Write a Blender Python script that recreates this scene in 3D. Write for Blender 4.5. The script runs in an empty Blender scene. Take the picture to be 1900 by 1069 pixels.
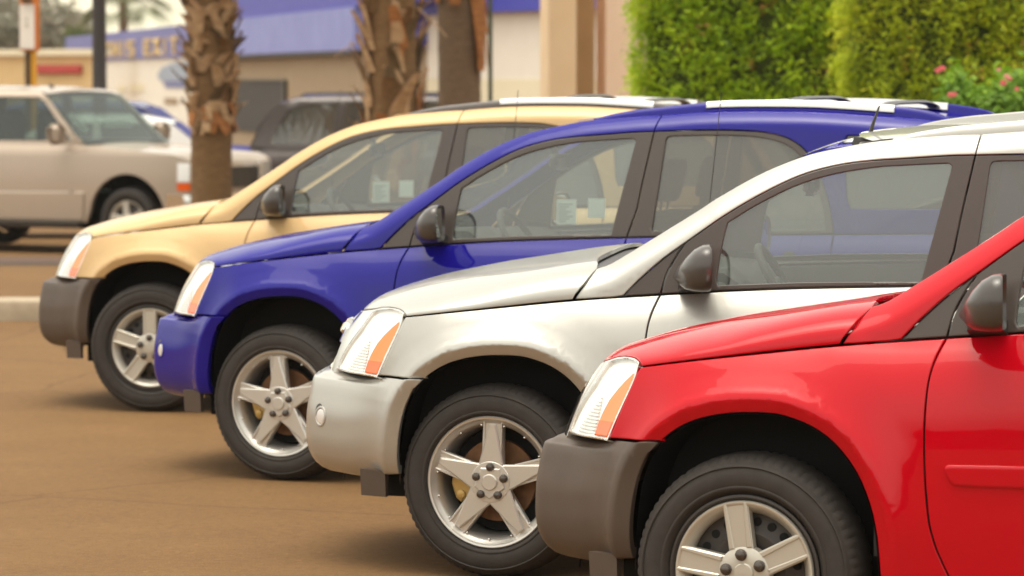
import bpy, bmesh, math, random
import numpy as np
from mathutils import Vector, Matrix
from mathutils.geometry import delaunay_2d_cdt

R = math.radians
random.seed(7)
RNG = np.random.default_rng(7)
SC = bpy.context.scene
COL = SC.collection

# ------------------------------------------------------------------ camera
CAM_R = np.array([0.96801392, 0.25089649, 0.00006157])
CAM_U = np.array([-0.01395979, 0.05361493, 0.99846410])
CAM_F = np.array([-0.25050784, 0.96652801, -0.05540246])
CAM_P = np.array([0.0, 0.0, 1.8335])
FPX = 7000.0                                   # focal length in photo pixels (1900 wide)
cam = bpy.data.cameras.new('camera')
cam.sensor_width = 36.0
cam.lens = FPX / 1900.0 * 36.0
cam.clip_start = 0.1
cam.clip_end = 2000.0
cam.dof.use_dof = True
cam.dof.focus_distance = 12.6
cam.dof.aperture_fstop = 5.0
camo = bpy.data.objects.new('camera', cam)
COL.objects.link(camo)
camo.matrix_world = Matrix(((CAM_R[0], CAM_U[0], -CAM_F[0], CAM_P[0]),
                            (CAM_R[1], CAM_U[1], -CAM_F[1], CAM_P[1]),
                            (CAM_R[2], CAM_U[2], -CAM_F[2], CAM_P[2]),
                            (0, 0, 0, 1)))
SC.camera = camo

def at(px, py, dist):
    """the place that lies `dist` metres ahead in the direction of photo pixel px, py"""
    d = CAM_F * FPX + CAM_R * (px - 950.0) + CAM_U * (534.5 - py)
    return CAM_P + d / FPX * dist

# ------------------------------------------------------------------ world, sun, exposure
SUN_EL, SUN_AZ = R(62), R(-35)
world = bpy.data.worlds.new('World')
SC.world = world
world.use_nodes = True
wn = world.node_tree
for n in list(wn.nodes):
    wn.nodes.remove(n)
w_out = wn.nodes.new('ShaderNodeOutputWorld')
w_bg = wn.nodes.new('ShaderNodeBackground')
w_sky = wn.nodes.new('ShaderNodeTexSky')
w_sky.sky_type = 'NISHITA'
w_sky.sun_disc = False
w_sky.sun_elevation = SUN_EL
w_sky.sun_rotation = SUN_AZ
w_sky.air_density = 1.0
w_sky.dust_density = 3.4
w_sky.ozone_density = 1.0
w_hsv = wn.nodes.new('ShaderNodeHueSaturation')
w_hsv.inputs['Saturation'].default_value = 0.12
w_tint = wn.nodes.new('ShaderNodeMix')
w_tint.data_type = 'RGBA'
w_tint.blend_type = 'MULTIPLY'
w_tint.inputs[0].default_value = 1.0
w_tint.inputs[7].default_value = (1.0, 0.955, 0.835, 1)
w_bg.inputs['Strength'].default_value = 0.15
wn.links.new(w_sky.outputs[0], w_hsv.inputs['Color'])
wn.links.new(w_hsv.outputs[0], w_tint.inputs[6])
wn.links.new(w_tint.outputs[2], w_bg.inputs['Color'])
wn.links.new(w_bg.outputs[0], w_out.inputs['Surface'])

sun = bpy.data.lights.new('sun', 'SUN')
sun.energy = 0.5
sun.angle = R(60)
sun.color = (1.0, 0.92, 0.8)
suno = bpy.data.objects.new('sun', sun)
COL.objects.link(suno)
# sky sun_rotation: angle from +Y towards +X
sd = Vector((-0.22, -0.12, 1.75)).normalized()
SUN_AZ = math.atan2(sd.x, sd.y)
SUN_EL = math.asin(sd.z)
w_sky.sun_elevation = SUN_EL
w_sky.sun_rotation = SUN_AZ
suno.rotation_euler = sd.to_track_quat('Z', 'Y').to_euler()

SC.render.engine = 'CYCLES'
SC.view_settings.view_transform = 'Standard'
SC.view_settings.look = 'None'
SC.view_settings.gamma = 1.0
SC.view_settings.exposure = 1.24
SC.view_settings.use_curve_mapping = False
SC.cycles.max_bounces = 10
SC.cycles.transparent_max_bounces = 24
SC.cycles.use_denoising = True
SC.cycles.sample_clamp_indirect = 6.0

# ------------------------------------------------------------------ materials
MATS = {}

def srgb(r, g, b):
    f = lambda c: (c / 255.0) / 12.92 if c / 255.0 <= 0.04045 else (((c / 255.0) + 0.055) / 1.055) ** 2.4
    return (f(r), f(g), f(b), 1.0)

class NT:
    def __init__(self, name):
        self.m = bpy.data.materials.new(name)
        self.m.use_nodes = True
        self.t = self.m.node_tree
        self.b = self.t.nodes['Principled BSDF']
        self.o = self.t.nodes['Material Output']
        MATS[name] = self.m
    def n(self, kind, **kw):
        x = self.t.nodes.new(kind)
        for k, v in kw.items():
            if k.startswith('i_'):
                x.inputs[k[2:].replace('_', ' ')].default_value = v
            else:
                setattr(x, k, v)
        return x
    def l(self, a, b):
        self.t.links.new(a, b)
    def s(self, **kw):
        for k, v in kw.items():
            self.b.inputs[k.replace('_', ' ')].default_value = v
    def coords(self, scale=1.0, obj=True):
        tc = self.n('ShaderNodeTexCoord')
        mp = self.n('ShaderNodeMapping')
        mp.inputs['Scale'].default_value = scale if isinstance(scale, tuple) else (scale,) * 3
        self.l(tc.outputs['Object' if obj else 'Generated'], mp.inputs['Vector'])
        return mp.outputs['Vector']
    def noise(self, vec, scale, detail=4, rough=0.55):
        x = self.n('ShaderNodeTexNoise')
        x.inputs['Scale'].default_value = scale
        x.inputs['Detail'].default_value = detail
        x.inputs['Roughness'].default_value = rough
        self.l(vec, x.inputs['Vector'])
        return x.outputs['Fac']
    def ramp(self, fac, stops):
        x = self.n('ShaderNodeValToRGB')
        e = x.color_ramp.elements
        while len(e) > 1:
            e.remove(e[-1])
        e[0].position, e[0].color = stops[0]
        for p, c in stops[1:]:
            q = e.new(p)
            q.color = c
        self.l(fac, x.inputs['Fac'])
        return x.outputs['Color']
    def bump(self, height, strength=0.3, dist=0.01):
        x = self.n('ShaderNodeBump')
        x.inputs['Strength'].default_value = strength
        x.inputs['Distance'].default_value = dist
        self.l(height, x.inputs['Height'])
        self.l(x.outputs['Normal'], self.b.inputs['Normal'])

def g4(v, a=1.0):
    return (v, v, v, a)

def simple(name, col, rough=0.5, metal=0.0, coat=0.0, var=0.0, vscale=8.0, bump=0.0, bscale=60.0, bdist=0.004, **kw):
    m = NT(name)
    c = col if len(col) == 4 else (*col, 1.0)
    m.s(Base_Color=c, Roughness=rough, Metallic=metal, Coat_Weight=coat, Coat_Roughness=0.03)
    m.s(**kw)
    if var:
        v = m.coords(1.0)
        f = m.noise(v, vscale)
        lo = tuple(x * (1 - var) for x in c[:3]) + (1,)
        hi = tuple(min(1, x * (1 + var)) for x in c[:3]) + (1,)
        m.l(m.ramp(f, [(0.3, lo), (0.7, hi)]), m.b.inputs['Base Color'])
    if bump:
        v = m.coords(1.0)
        m.bump(m.noise(v, bscale, 3), bump, bdist)
    return m.m

def paint(name, col, metal=0.0, rough=0.45, flake=0.0):
    """colour coat under clear lacquer: the lacquer alone mirrors"""
    m = NT(name)
    m.s(Base_Color=(*col, 1), Roughness=rough, Metallic=metal, Coat_Weight=0.72, Coat_IOR=1.5)
    m.b.inputs['Specular IOR Level'].default_value = 0.0
    v = m.coords(1.0)
    f = m.noise(v, 3.0, 6, 0.6)                    # faint dust, heavier in blotches
    r = m.n('ShaderNodeMapRange')
    r.inputs['To Min'].default_value = 0.004
    r.inputs['To Max'].default_value = 0.030
    m.l(f, r.inputs['Value'])
    m.l(r.outputs['Result'], m.b.inputs['Coat Roughness'])
    if flake:
        f2 = m.noise(v, 900.0, 2)
        lo = tuple(x * (1 - flake) for x in col) + (1,)
        hi = tuple(min(1, x * (1 + flake)) for x in col) + (1,)
        m.l(m.ramp(f2, [(0.35, lo), (0.65, hi)]), m.b.inputs['Base Color'])
    return m.m

paint('paint_red', (0.52, 0.0015, 0.010), 0.0, 0.35)
paint('paint_silver', (0.50, 0.488, 0.452), 0.72, 0.40, 0.08)
paint('paint_blue', (0.010, 0.007, 0.22), 0.0, 0.40, 0.06)
paint('paint_gold', (0.62, 0.42, 0.205), 0.10, 0.42, 0.06)
paint('paint_champagne', (0.47, 0.385, 0.31), 0.3, 0.42)
paint('paint_grey', (0.10, 0.085, 0.082), 0.3, 0.4)
paint('paint_white', (0.78, 0.76, 0.73), 0.0, 0.4)
paint('paint_rose', (0.62, 0.12, 0.11), 0.0, 0.4)
paint('paint_navy', (0.015, 0.02, 0.16), 0.0, 0.4)
simple('plastic_grey', (0.078, 0.055, 0.041), 0.50, bump=0.15, bscale=900, bdist=0.0005, var=0.08)
simple('trim_black', (0.035, 0.031, 0.029), 0.38, var=0.1)
simple('pillar_black', (0.080, 0.064, 0.057), 0.34, coat=0.25)
simple('gap_black', (0.006, 0.006, 0.006), 0.9)
simple('chrome', (0.82, 0.80, 0.76), 0.10, 1.0)
simple('rail_silver', (0.80, 0.79, 0.77), 0.30, 0.6)
simple('reflector', (0.98, 0.98, 0.97), 0.30, 0.8)
simple('rubber', (0.033, 0.027, 0.023), 0.74, var=0.18, vscale=25, bump=0.2, bscale=300, bdist=0.0008)
simple('tread', (0.040, 0.033, 0.028), 0.9, var=0.25, vscale=40)
simple('liner', (0.013, 0.011, 0.0095), 0.8)
simple('alloy', (0.66, 0.635, 0.59), 0.34, 0.7, coat=0.3)
simple('hubcap', (0.57, 0.535, 0.465), 0.36, 0.5, coat=0.2)
simple('steel', (0.055, 0.047, 0.043), 0.5, 0.3)
simple('lug', (0.11, 0.095, 0.085), 0.3, 0.7)
simple('rotor', (0.17, 0.080, 0.034), 0.55, 0.4, var=0.3, vscale=30)
simple('caliper', (0.52, 0.34, 0.11), 0.4, 0.3)
simple('interior', (0.115, 0.105, 0.10), 0.8, var=0.1)
simple('interior_dark', (0.055, 0.050, 0.048), 0.7)
simple('headliner', (0.34, 0.32, 0.30), 0.9)
simple('seat_fabric', (0.105, 0.095, 0.09), 0.9, var=0.15, vscale=40)
def sheet_paper():
    m = NT('paper')
    m.s(Base_Color=(0.88, 0.96, 0.92, 1), Roughness=0.7)
    t = m.n('ShaderNodeBsdfTranslucent')
    t.inputs['Color'].default_value = (0.85, 0.95, 0.90, 1)
    x = m.n('ShaderNodeMixShader')
    x.inputs[0].default_value = 0.55
    m.l(m.b.outputs[0], x.inputs[1]); m.l(t.outputs[0], x.inputs[2]); m.l(x.outputs[0], m.o.inputs['Surface'])
sheet_paper()
simple('ink', (0.35, 0.42, 0.40), 0.8)
simple('mirror_glass', (0.62, 0.66, 0.62), 0.03, 1.0)
simple('amber', (0.95, 0.125, 0.001), 0.15, coat=0.6)
simple('amber_pale', (0.95, 0.215, 0.022), 0.15, coat=0.6)
simple('red_lamp', (0.5, 0.01, 0.012), 0.15, coat=1.0)

def glass(name, tint, base_refl=0.05, boost=1.0, body=(0.5, 0.52, 0.5), body_w=0.0):
    """thin sheet: see-through, with a mirror that follows Fresnel and a pale film in place of the veil of reflected sky"""
    m = NT(name)
    m.t.nodes.remove(m.b)
    tr = m.n('ShaderNodeBsdfTransparent')
    tr.inputs['Color'].default_value = (*tint, 1)
    gl = m.n('ShaderNodeBsdfGlossy')
    gl.inputs['Roughness'].default_value = 0.015
    gl.inputs['Color'].default_value = (0.95, 0.97, 0.96, 1)
    fr = m.n('ShaderNodeFresnel')
    # a thin sheet mirrors alike from both sides: undo the node's own inversion on back faces
    ge = m.n('ShaderNodeNewGeometry')
    io = m.n('ShaderNodeMapRange')
    io.inputs['To Min'].default_value = 1.52
    io.inputs['To Max'].default_value = 1 / 1.52
    m.l(ge.outputs['Backfacing'], io.inputs['Value'])
    m.l(io.outputs['Result'], fr.inputs['IOR'])
    ma = m.n('ShaderNodeMath', operation='MULTIPLY_ADD')
    ma.inputs[1].default_value = boost
    ma.inputs[2].default_value = base_refl
    ma.use_clamp = True
    m.l(fr.outputs[0], ma.inputs[0])
    df = m.n('ShaderNodeBsdfDiffuse')
    df.inputs['Color'].default_value = (*body, 1)
    m1 = m.n('ShaderNodeMixShader')
    m1.inputs[0].default_value = body_w
    m.l(tr.outputs[0], m1.inputs[1])
    m.l(df.outputs[0], m1.inputs[2])
    m2 = m.n('ShaderNodeMixShader')
    m.l(ma.outputs[0], m2.inputs[0])
    m.l(m1.outputs[0], m2.inputs[1])
    m.l(gl.outputs[0], m2.inputs[2])
    m.l(m2.outputs[0], m.o.inputs['Surface'])
    return m.m

glass('glass', (0.70, 0.76, 0.73), 0.06, 1.3, (0.62, 0.66, 0.63), 0.09)
glass('glass_deep', (0.40, 0.48, 0.44), 0.02, 0.7, (0.24, 0.30, 0.28), 0.10)
glass('glass_tint', (0.30, 0.29, 0.26), 0.04, 1.2, (0.36, 0.33, 0.29), 0.20)
glass('lens', (0.99, 0.99, 0.98), 0.02, 1.0)

def asphalt():
    m = NT('asphalt')
    v = m.coords(1.0)
    big = m.noise(v, 0.35, 5, 0.6)
    mid = m.noise(v, 2.2, 5, 0.6)
    fine = m.noise(v, 130.0, 3, 0.7)
    c1 = m.ramp(big, [(0.3, (0.160, 0.086, 0.034, 1)), (0.7, (0.200, 0.112, 0.046, 1))])
    c2 = m.ramp(mid, [(0.25, g4(0.90)), (0.75, g4(1.06))])
    gr = m.noise(v, 22.0, 5, 0.75)
    c2b = m.ramp(gr, [(0.30, g4(0.80)), (0.5, g4(1.0)), (0.70, g4(1.16))])
    a0 = m.n('ShaderNodeMix', data_type='RGBA', blend_type='MULTIPLY')
    a0.inputs[0].default_value = 1
    m.l(c2, a0.inputs[6]); m.l(c2b, a0.inputs[7])
    c2 = a0.outputs[2]
    c3 = m.ramp(fine, [(0.3, g4(0.70)), (0.5, g4(1.0)), (0.72, g4(1.35))])
    a = m.n('ShaderNodeMix', data_type='RGBA', blend_type='MULTIPLY')
    a.inputs[0].default_value = 1
    m.l(c1, a.inputs[6]); m.l(c2, a.inputs[7])
    b = m.n('ShaderNodeMix', data_type='RGBA', blend_type='MULTIPLY')
    b.inputs[0].default_value = 1
    m.l(a.outputs[2], b.inputs[6]); m.l(c3, b.inputs[7])
    # oil spots
    vo = m.n('ShaderNodeTexVoronoi')
    vo.inputs['Scale'].default_value = 0.55
    m.l(v, vo.inputs['Vector'])
    oil = m.ramp(vo.outputs['Distance'], [(0.05, g4(0.62)), (0.22, g4(1.0))])
    c = m.n('ShaderNodeMix', data_type='RGBA', blend_type='MULTIPLY')
    c.inputs[0].default_value = 0.7
    m.l(b.outputs[2], c.inputs[6]); m.l(oil, c.inputs[7])
    sp = m.n('ShaderNodeTexVoronoi')
    sp.inputs['Scale'].default_value = 9.0
    m.l(v, sp.inputs['Vector'])
    spot = m.ramp(sp.outputs['Distance'], [(0.06, g4(1.45)), (0.11, g4(1.0))])
    d1 = m.n('ShaderNodeMix', data_type='RGBA', blend_type='MULTIPLY')
    d1.inputs[0].default_value = 0.8
    m.l(c.outputs[2], d1.inputs[6]); m.l(spot, d1.inputs[7])
    ck = m.n('ShaderNodeTexVoronoi')
    ck.feature = 'DISTANCE_TO_EDGE'
    ck.inputs['Scale'].default_value = 0.28
    wv = m.n('ShaderNodeMix', data_type='VECTOR')
    wv.inputs[0].default_value = 0.12
    nz = m.n('ShaderNodeTexNoise')
    nz.inputs['Scale'].default_value = 1.6
    m.l(v, nz.inputs['Vector'])
    m.l(v, wv.inputs[4]); m.l(nz.outputs['Color'], wv.inputs[5])
    m.l(wv.outputs[1], ck.inputs['Vector'])
    crack = m.ramp(ck.outputs['Distance'], [(0.0, g4(0.55)), (0.006, g4(1.0))])
    d2 = m.n('ShaderNodeMix', data_type='RGBA', blend_type='MULTIPLY')
    d2.inputs[0].default_value = 0.5
    m.l(d1.outputs[2], d2.inputs[6]); m.l(crack, d2.inputs[7])
    m.l(d2.outputs[2], m.b.inputs['Base Color'])
    m.s(Roughness=0.9)
    m.b.inputs['Specular IOR Level'].default_value = 0.2
    m.bump(fine, 0.6, 0.006)
asphalt()

def grainy(name, lo, hi, scale=6.0, rough=0.85, bump=0.25, bscale=40.0, stretch=(1, 1, 1), bdist=0.01):
    m = NT(name)
    v = m.coords(stretch)
    f = m.noise(v, scale, 6, 0.62)
    m.l(m.ramp(f, [(0.28, (*lo, 1)), (0.72, (*hi, 1))]), m.b.inputs['Base Color'])
    m.s(Roughness=rough)
    if bump:
        m.bump(m.noise(v, bscale, 4, 0.6), bump, bdist)
    return m.m
grainy('concrete', (0.30, 0.235, 0.16), (0.42, 0.34, 0.24), 5)
grainy('palm_bark', (0.14, 0.075, 0.030), (0.27, 0.155, 0.068), 9, 0.95, 0.6, 25, (1, 1, 5.0), 0.02)
grainy('palm_bark_dark', (0.13, 0.085, 0.05), (0.24, 0.155, 0.095), 9, 0.95, 0.6, 25, (1, 1, 5.0), 0.02)
grainy('palm_boot', (0.30, 0.17, 0.08), (0.62, 0.42, 0.24), 5, 0.9, 0.5, 40, (1, 1, 3.0), 0.01)
grainy('palm_boot_dark', (0.075, 0.05, 0.022), (0.17, 0.105, 0.05), 5, 0.95, 0.5, 40)
grainy('palm_skirt', (0.24, 0.085, 0.022), (0.45, 0.19, 0.06), 6, 0.9, 0.4, 40, (1, 1, 3))
grainy('stucco_peach', (0.86, 0.62, 0.38), (0.92, 0.69, 0.45), 2.5, 0.9, 0.3, 60)
grainy('stucco_shaded', (0.52, 0.39, 0.21), (0.60, 0.45, 0.26), 2.5, 0.9, 0.3, 60)  # tan stucco, the shade of the recess put into its colour
grainy('stucco_pink', (0.86, 0.62, 0.45), (0.92, 0.69, 0.52), 2.5, 0.9, 0.3, 60)
grainy('wall_white', (0.84, 0.78, 0.68), (0.90, 0.84, 0.74), 1.2, 0.85, 0.1, 30)
grainy('wall_cream', (0.80, 0.72, 0.52), (0.86, 0.78, 0.58), 1.2, 0.85, 0.1, 30)
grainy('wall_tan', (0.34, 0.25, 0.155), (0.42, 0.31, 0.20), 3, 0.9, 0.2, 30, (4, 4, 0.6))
grainy('wall_yellow', (0.66, 0.46, 0.22), (0.74, 0.53, 0.27), 1.0, 0.9, 0.1, 20)
grainy('blue_fascia', (0.045, 0.055, 0.42), (0.058, 0.068, 0.48), 2, 0.45, 0.05, 10)
grainy('blue_band', (0.20, 0.23, 0.56), (0.27, 0.31, 0.66), 1.6, 0.5, 0.05, 10)
grainy('blue_sign', (0.13, 0.14, 0.40), (0.17, 0.18, 0.46), 1.6, 0.5, 0.05, 10)
grainy('hill_haze', (0.44, 0.45, 0.33), (0.66, 0.60, 0.48), 0.12, 1.0, 0.0)  # ridge colour paled, distance haze painted in
simple('letter_gold', (0.72, 0.52, 0.22), 0.6)
simple('sign_white', (0.85, 0.78, 0.70), 0.5)
simple('sign_red', (0.42, 0.045, 0.04), 0.5)
simple('sign_orange', (0.72, 0.22, 0.025), 0.5)
simple('post_yellow', (0.68, 0.32, 0.01), 0.5)
simple('post_brown', (0.10, 0.055, 0.02), 0.6)
simple('pole_dark', (0.035, 0.027, 0.026), 0.5)
simple('pole_green', (0.06, 0.075, 0.045), 0.5)
simple('window_dark', (0.03, 0.027, 0.026), 0.6)
simple('mirror_shell', (0.045, 0.037, 0.033), 0.32, coat=0.6)
simple('mural_blue', (0.36, 0.42, 0.52), 0.6)
simple('mural_navy', (0.19, 0.21, 0.40), 0.6)
simple('petal', (0.85, 0.25, 0.27), 0.6)
simple('petal_pale', (0.85, 0.42, 0.40), 0.6)
simple('stem', (0.08, 0.05, 0.03), 0.9)

def leaf(name, cols, trans=0.25):
    m = NT(name)
    oi = m.n('ShaderNodeObjectInfo')
    at_ = m.n('ShaderNodeAttribute')
    at_.attribute_name = 'tone'
    col = m.ramp(at_.outputs['Fac'], [(i / (len(cols) - 1), (*c, 1)) for i, c in enumerate(cols)])
    m.l(col, m.b.inputs['Base Color'])
    m.s(Roughness=0.6)
    tl = m.n('ShaderNodeBsdfTranslucent')
    m.l(col, tl.inputs['Color'])
    mx = m.n('ShaderNodeMixShader')
    mx.inputs[0].default_value = trans
    m.l(m.b.outputs[0], mx.inputs[1])
    m.l(tl.outputs[0], mx.inputs[2])
    m.l(mx.outputs[0], m.o.inputs['Surface'])
leaf('leaf_hedge', [(0.12, 0.21, 0.008), (0.26, 0.41, 0.010), (0.43, 0.62, 0.010), (0.60, 0.74, 0.012), (0.45, 0.18, 0.06)], 0.40)
leaf('leaf_hedge_b', [(0.15, 0.20, 0.010), (0.31, 0.40, 0.012), (0.50, 0.60, 0.014), (0.66, 0.72, 0.020), (0.50, 0.26, 0.07)], 0.40)
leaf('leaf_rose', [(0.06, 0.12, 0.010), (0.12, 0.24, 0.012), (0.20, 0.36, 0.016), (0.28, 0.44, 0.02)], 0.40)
leaf('leaf_tree', [(0.06, 0.085, 0.02), (0.12, 0.15, 0.04), (0.20, 0.22, 0.07)])
leaf('leaf_far_haze', [(0.22, 0.22, 0.16), (0.34, 0.32, 0.24), (0.46, 0.42, 0.33)], 0.35)  # foliage colour paled to stand in for distance haze
leaf('frond', [(0.05, 0.07, 0.02), (0.10, 0.12, 0.04), (0.17, 0.15, 0.06)])

# ------------------------------------------------------------------ mesh helpers
def tag(o, label=None, cat=None, group=None, kind=None):
    if label: o['label'] = label
    if cat: o['category'] = cat
    if group: o['group'] = group
    if kind: o['kind'] = kind
    return o

def empty(name, loc=(0, 0, 0), rz=0.0, parent=None):
    o = bpy.data.objects.new(name, None)
    COL.objects.link(o)
    o.location = loc
    o.rotation_euler = (0, 0, rz)
    o.empty_display_size = 0.2
    if parent: o.parent = parent
    return o

def link(name, me, mat, parent=None, mw=None):
    o = bpy.data.objects.new(name, me)
    COL.objects.link(o)
    if len(me.materials) == 0:
        me.materials.append(None)
    if isinstance(mat, str):
        mat = MATS[mat]
    o.material_slots[0].link = 'OBJECT'
    o.material_slots[0].material = mat
    if parent: o.parent = parent
    if mw is not None: o.matrix_local = mw
    return o

class MB:
    """collects verts and faces; build() links them as one mesh object"""
    def __init__(self):
        self.v, self.f = [], []
    def add(self, vs, fs):
        k = len(self.v)
        self.v += [tuple(map(float, p)) for p in vs]
        self.f += [tuple(i + k for i in q) for q in fs]
        return self
    def box(self, c, s, rz=0.0, top=1.0):
        x, y, z = (t / 2 for t in s)
        ca, sa = math.cos(rz), math.sin(rz)
        vs = []
        for dz, k in ((-z, 1.0), (z, top)):
            for dx, dy in ((-x, -y), (x, -y), (x, y), (-x, y)):
                vs.append((c[0] + (dx * ca - dy * sa) * k, c[1] + (dx * sa + dy * ca) * k, c[2] + dz))
        return self.add(vs, [(0, 3, 2, 1), (4, 5, 6, 7), (0, 1, 5, 4), (1, 2, 6, 5), (2, 3, 7, 6), (3, 0, 4, 7)])
    def rbox(self, c, s, b=0.01):
        """box with all edges chamfered"""
        x, y, z = (t / 2 for t in s)
        b = min(b, x * .9, y * .9, z * .9)
        rings = []
        for zz, k in ((-z, b), (-z + b, 0), (z - b, 0), (z, b)):
            r = []
            X, Y = x - k, y - k
            bb = b
            for sx, sy in ((-1, -1), (1, -1), (1, 1), (-1, 1)):
                p1 = (sx * (X - bb), sy * Y) if sx * sy > 0 else (sx * X, sy * (Y - bb))
                p2 = (sx * X, sy * (Y - bb)) if sx * sy > 0 else (sx * (X - bb), sy * Y)
                r += [(c[0] + p1[0], c[1] + p1[1], c[2] + zz), (c[0] + p2[0], c[1] + p2[1], c[2] + zz)]
            rings.append(r)
        return self.loft(rings, True, True)
    def loft(self, rings, cap0=False, cap1=False, closed=True):
        n = len(rings[0])
        vs = [p for r in rings for p in r]
        fs = []
        for i in range(len(rings) - 1):
            for j in range(n if closed else n - 1):
                k = (j + 1) % n
                fs.append((i * n + j, i * n + k, (i + 1) * n + k, (i + 1) * n + j))
        if cap0: fs.append(tuple(reversed(range(n))))
        if cap1: fs.append(tuple((len(rings) - 1) * n + j for j in range(n)))
        return self.add(vs, fs)
    def lathe_y(self, prof, seg=48, c=(0, 0, 0), cap0=False, cap1=False):
        """profile of (radius, y) turned about the Y axis"""
        rings = []
        for r, y in prof:
            rings.append([(c[0] + r * math.cos(2 * math.pi * k / seg), c[1] + y, c[2] + r * math.sin(2 * math.pi * k / seg)) for k in range(seg)])
        return self.loft(rings, cap0, cap1)
    def lathe_z(self, prof, seg=16, c=(0, 0, 0), cap0=False, cap1=False):
        rings = []
        for r, z in prof:
            rings.append([(c[0] + r * math.cos(2 * math.pi * k / seg), c[1] + r * math.sin(2 * math.pi * k / seg), c[2] + z) for k in range(seg)])
        return self.loft(rings, cap0, cap1)
    def tube(self, pts, rad, seg=8, cap=True):
        pts = [Vector(p) for p in pts]
        rings = []
        up = Vector((0, 0, 1))
        for i, p in enumerate(pts):
            t = (pts[min(i + 1, len(pts) - 1)] - pts[max(i - 1, 0)]).normalized()
            a = t.cross(up)
            if a.length < 0.05: a = t.cross(Vector((0, 1, 0)))
            a.normalize()
            b = a.cross(t)
            r = rad[i] if isinstance(rad, (list, tuple)) else rad
            rings.append([tuple(p + a * (r * math.cos(2 * math.pi * k / seg)) + b * (r * math.sin(2 * math.pi * k / seg))) for k in range(seg)])
        return self.loft(rings, cap, cap)
    def prism_y(self, poly, y0, y1, bevel=0.0, nb=1):
        """polygon in (x, z) pushed from y0 to y1 (the face seen from -Y is at y1), top edge chamfered"""
        P = [np.array(p, float) for p in poly]
        n = len(P)
        area = sum(P[i][0] * P[(i + 1) % n][1] - P[(i + 1) % n][0] * P[i][1] for i in range(n))
        if area < 0:
            P = P[::-1]
        ins = inset(np.array(P), bevel) if bevel else None
        sgn = 1 if y1 > y0 else -1
        rings = [[(p[0], y0, p[1]) for p in P]]
        if bevel:
            rings.append([(p[0], y1 - sgn * bevel, p[1]) for p in P])
            rings.append([(p[0], y1, p[1]) for p in ins])
        else:
            rings.append([(p[0], y1, p[1]) for p in P])
        return self.loft(rings, True, True)
    def mesh(self, name, smooth=None):
        me = bpy.data.meshes.new(name)
        me.from_pydata(self.v, [], self.f)
        bm = bmesh.new(); bm.from_mesh(me)
        bmesh.ops.recalc_face_normals(bm, faces=bm.faces)
        bm.to_mesh(me); bm.free()
        if smooth is not None:
            me.polygons.foreach_set('use_smooth', [True] * len(me.polygons))
            me.set_sharp_from_angle(angle=R(smooth))
        me.update()
        return me
    def build(self, name, mat, parent=None, smooth=None, mw=None):
        return link(name, self.mesh(name, smooth), mat, parent, mw)

def inset(P, d):
    """offset a counter-clockwise closed polygon inwards by d"""
    P = np.asarray(P, float)
    a = np.roll(P, 1, 0); b = np.roll(P, -1, 0)
    e1 = P - a; e2 = b - P
    n1 = np.stack([-e1[:, 1], e1[:, 0]], 1); n2 = np.stack([-e2[:, 1], e2[:, 0]], 1)
    n1 /= np.maximum(np.linalg.norm(n1, axis=1, keepdims=True), 1e-9)
    n2 /= np.maximum(np.linalg.norm(n2, axis=1, keepdims=True), 1e-9)
    m = n1 + n2
    m /= np.maximum(np.linalg.norm(m, axis=1, keepdims=True), 1e-6)
    c = np.clip((m * n1).sum(1), 0.45, 1)
    return P + m * (d / c)[:, None]

def out_dirs(P):
    return P - inset(P, 1.0)

def densify(P, step, closed=True):
    P = np.asarray(P, float)
    o = []
    n = len(P)
    for i in range(n if closed else n - 1):
        a, b = P[i], P[(i + 1) % n]
        k = max(1, int(math.ceil(np.linalg.norm(b - a) / step)))
        for j in range(k):
            o.append(a + (b - a) * j / k)
    if not closed: o.append(P[-1])
    return np.array(o)

def smooth_curve(P, n=6):
    """Catmull-Rom through the points"""
    P = np.asarray(P, float)
    Q = np.vstack([2 * P[0] - P[1], P, 2 * P[-1] - P[-2]])
    o = []
    for i in range(1, len(Q) - 2):
        p0, p1, p2, p3 = Q[i - 1], Q[i], Q[i + 1], Q[i + 2]
        for k in range(n):
            t = k / n
            o.append(0.5 * (2 * p1 + (p2 - p0) * t + (2 * p0 - 5 * p1 + 4 * p2 - p3) * t * t + (3 * p1 - p0 - 3 * p2 + p3) * t ** 3))
    o.append(P[-1])
    return np.array(o)

def pchip(xs, ys):
    xs = np.asarray(xs, float); ys = np.asarray(ys, float)
    h = np.diff(xs); d = np.diff(ys) / h
    m = np.zeros_like(xs)
    m[0], m[-1] = d[0], d[-1]
    for i in range(1, len(xs) - 1):
        if d[i - 1] * d[i] > 0:
            w1, w2 = 2 * h[i] + h[i - 1], h[i] + 2 * h[i - 1]
            m[i] = (w1 + w2) / (w1 / d[i - 1] + w2 / d[i])
    def f(x):
        x = np.asarray(x, float)
        xc = np.clip(x, xs[0], xs[-1])
        i = np.clip(np.searchsorted(xs, xc, side='right') - 1, 0, len(xs) - 2)
        t = (xc - xs[i]) / h[i]
        r = (ys[i] * (2 * t ** 3 - 3 * t ** 2 + 1) + m[i] * h[i] * (t ** 3 - 2 * t ** 2 + t)
             + ys[i + 1] * (-2 * t ** 3 + 3 * t ** 2) + m[i + 1] * h[i] * (t ** 3 - t ** 2))
        return r + np.where(x < xs[0], (x - xs[0]) * m[0], 0) + np.where(x > xs[-1], (x - xs[-1]) * m[-1], 0)
    return f

def sstep(x):
    x = np.clip(x, 0, 1)
    return x * x * (3 - 2 * x)

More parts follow.
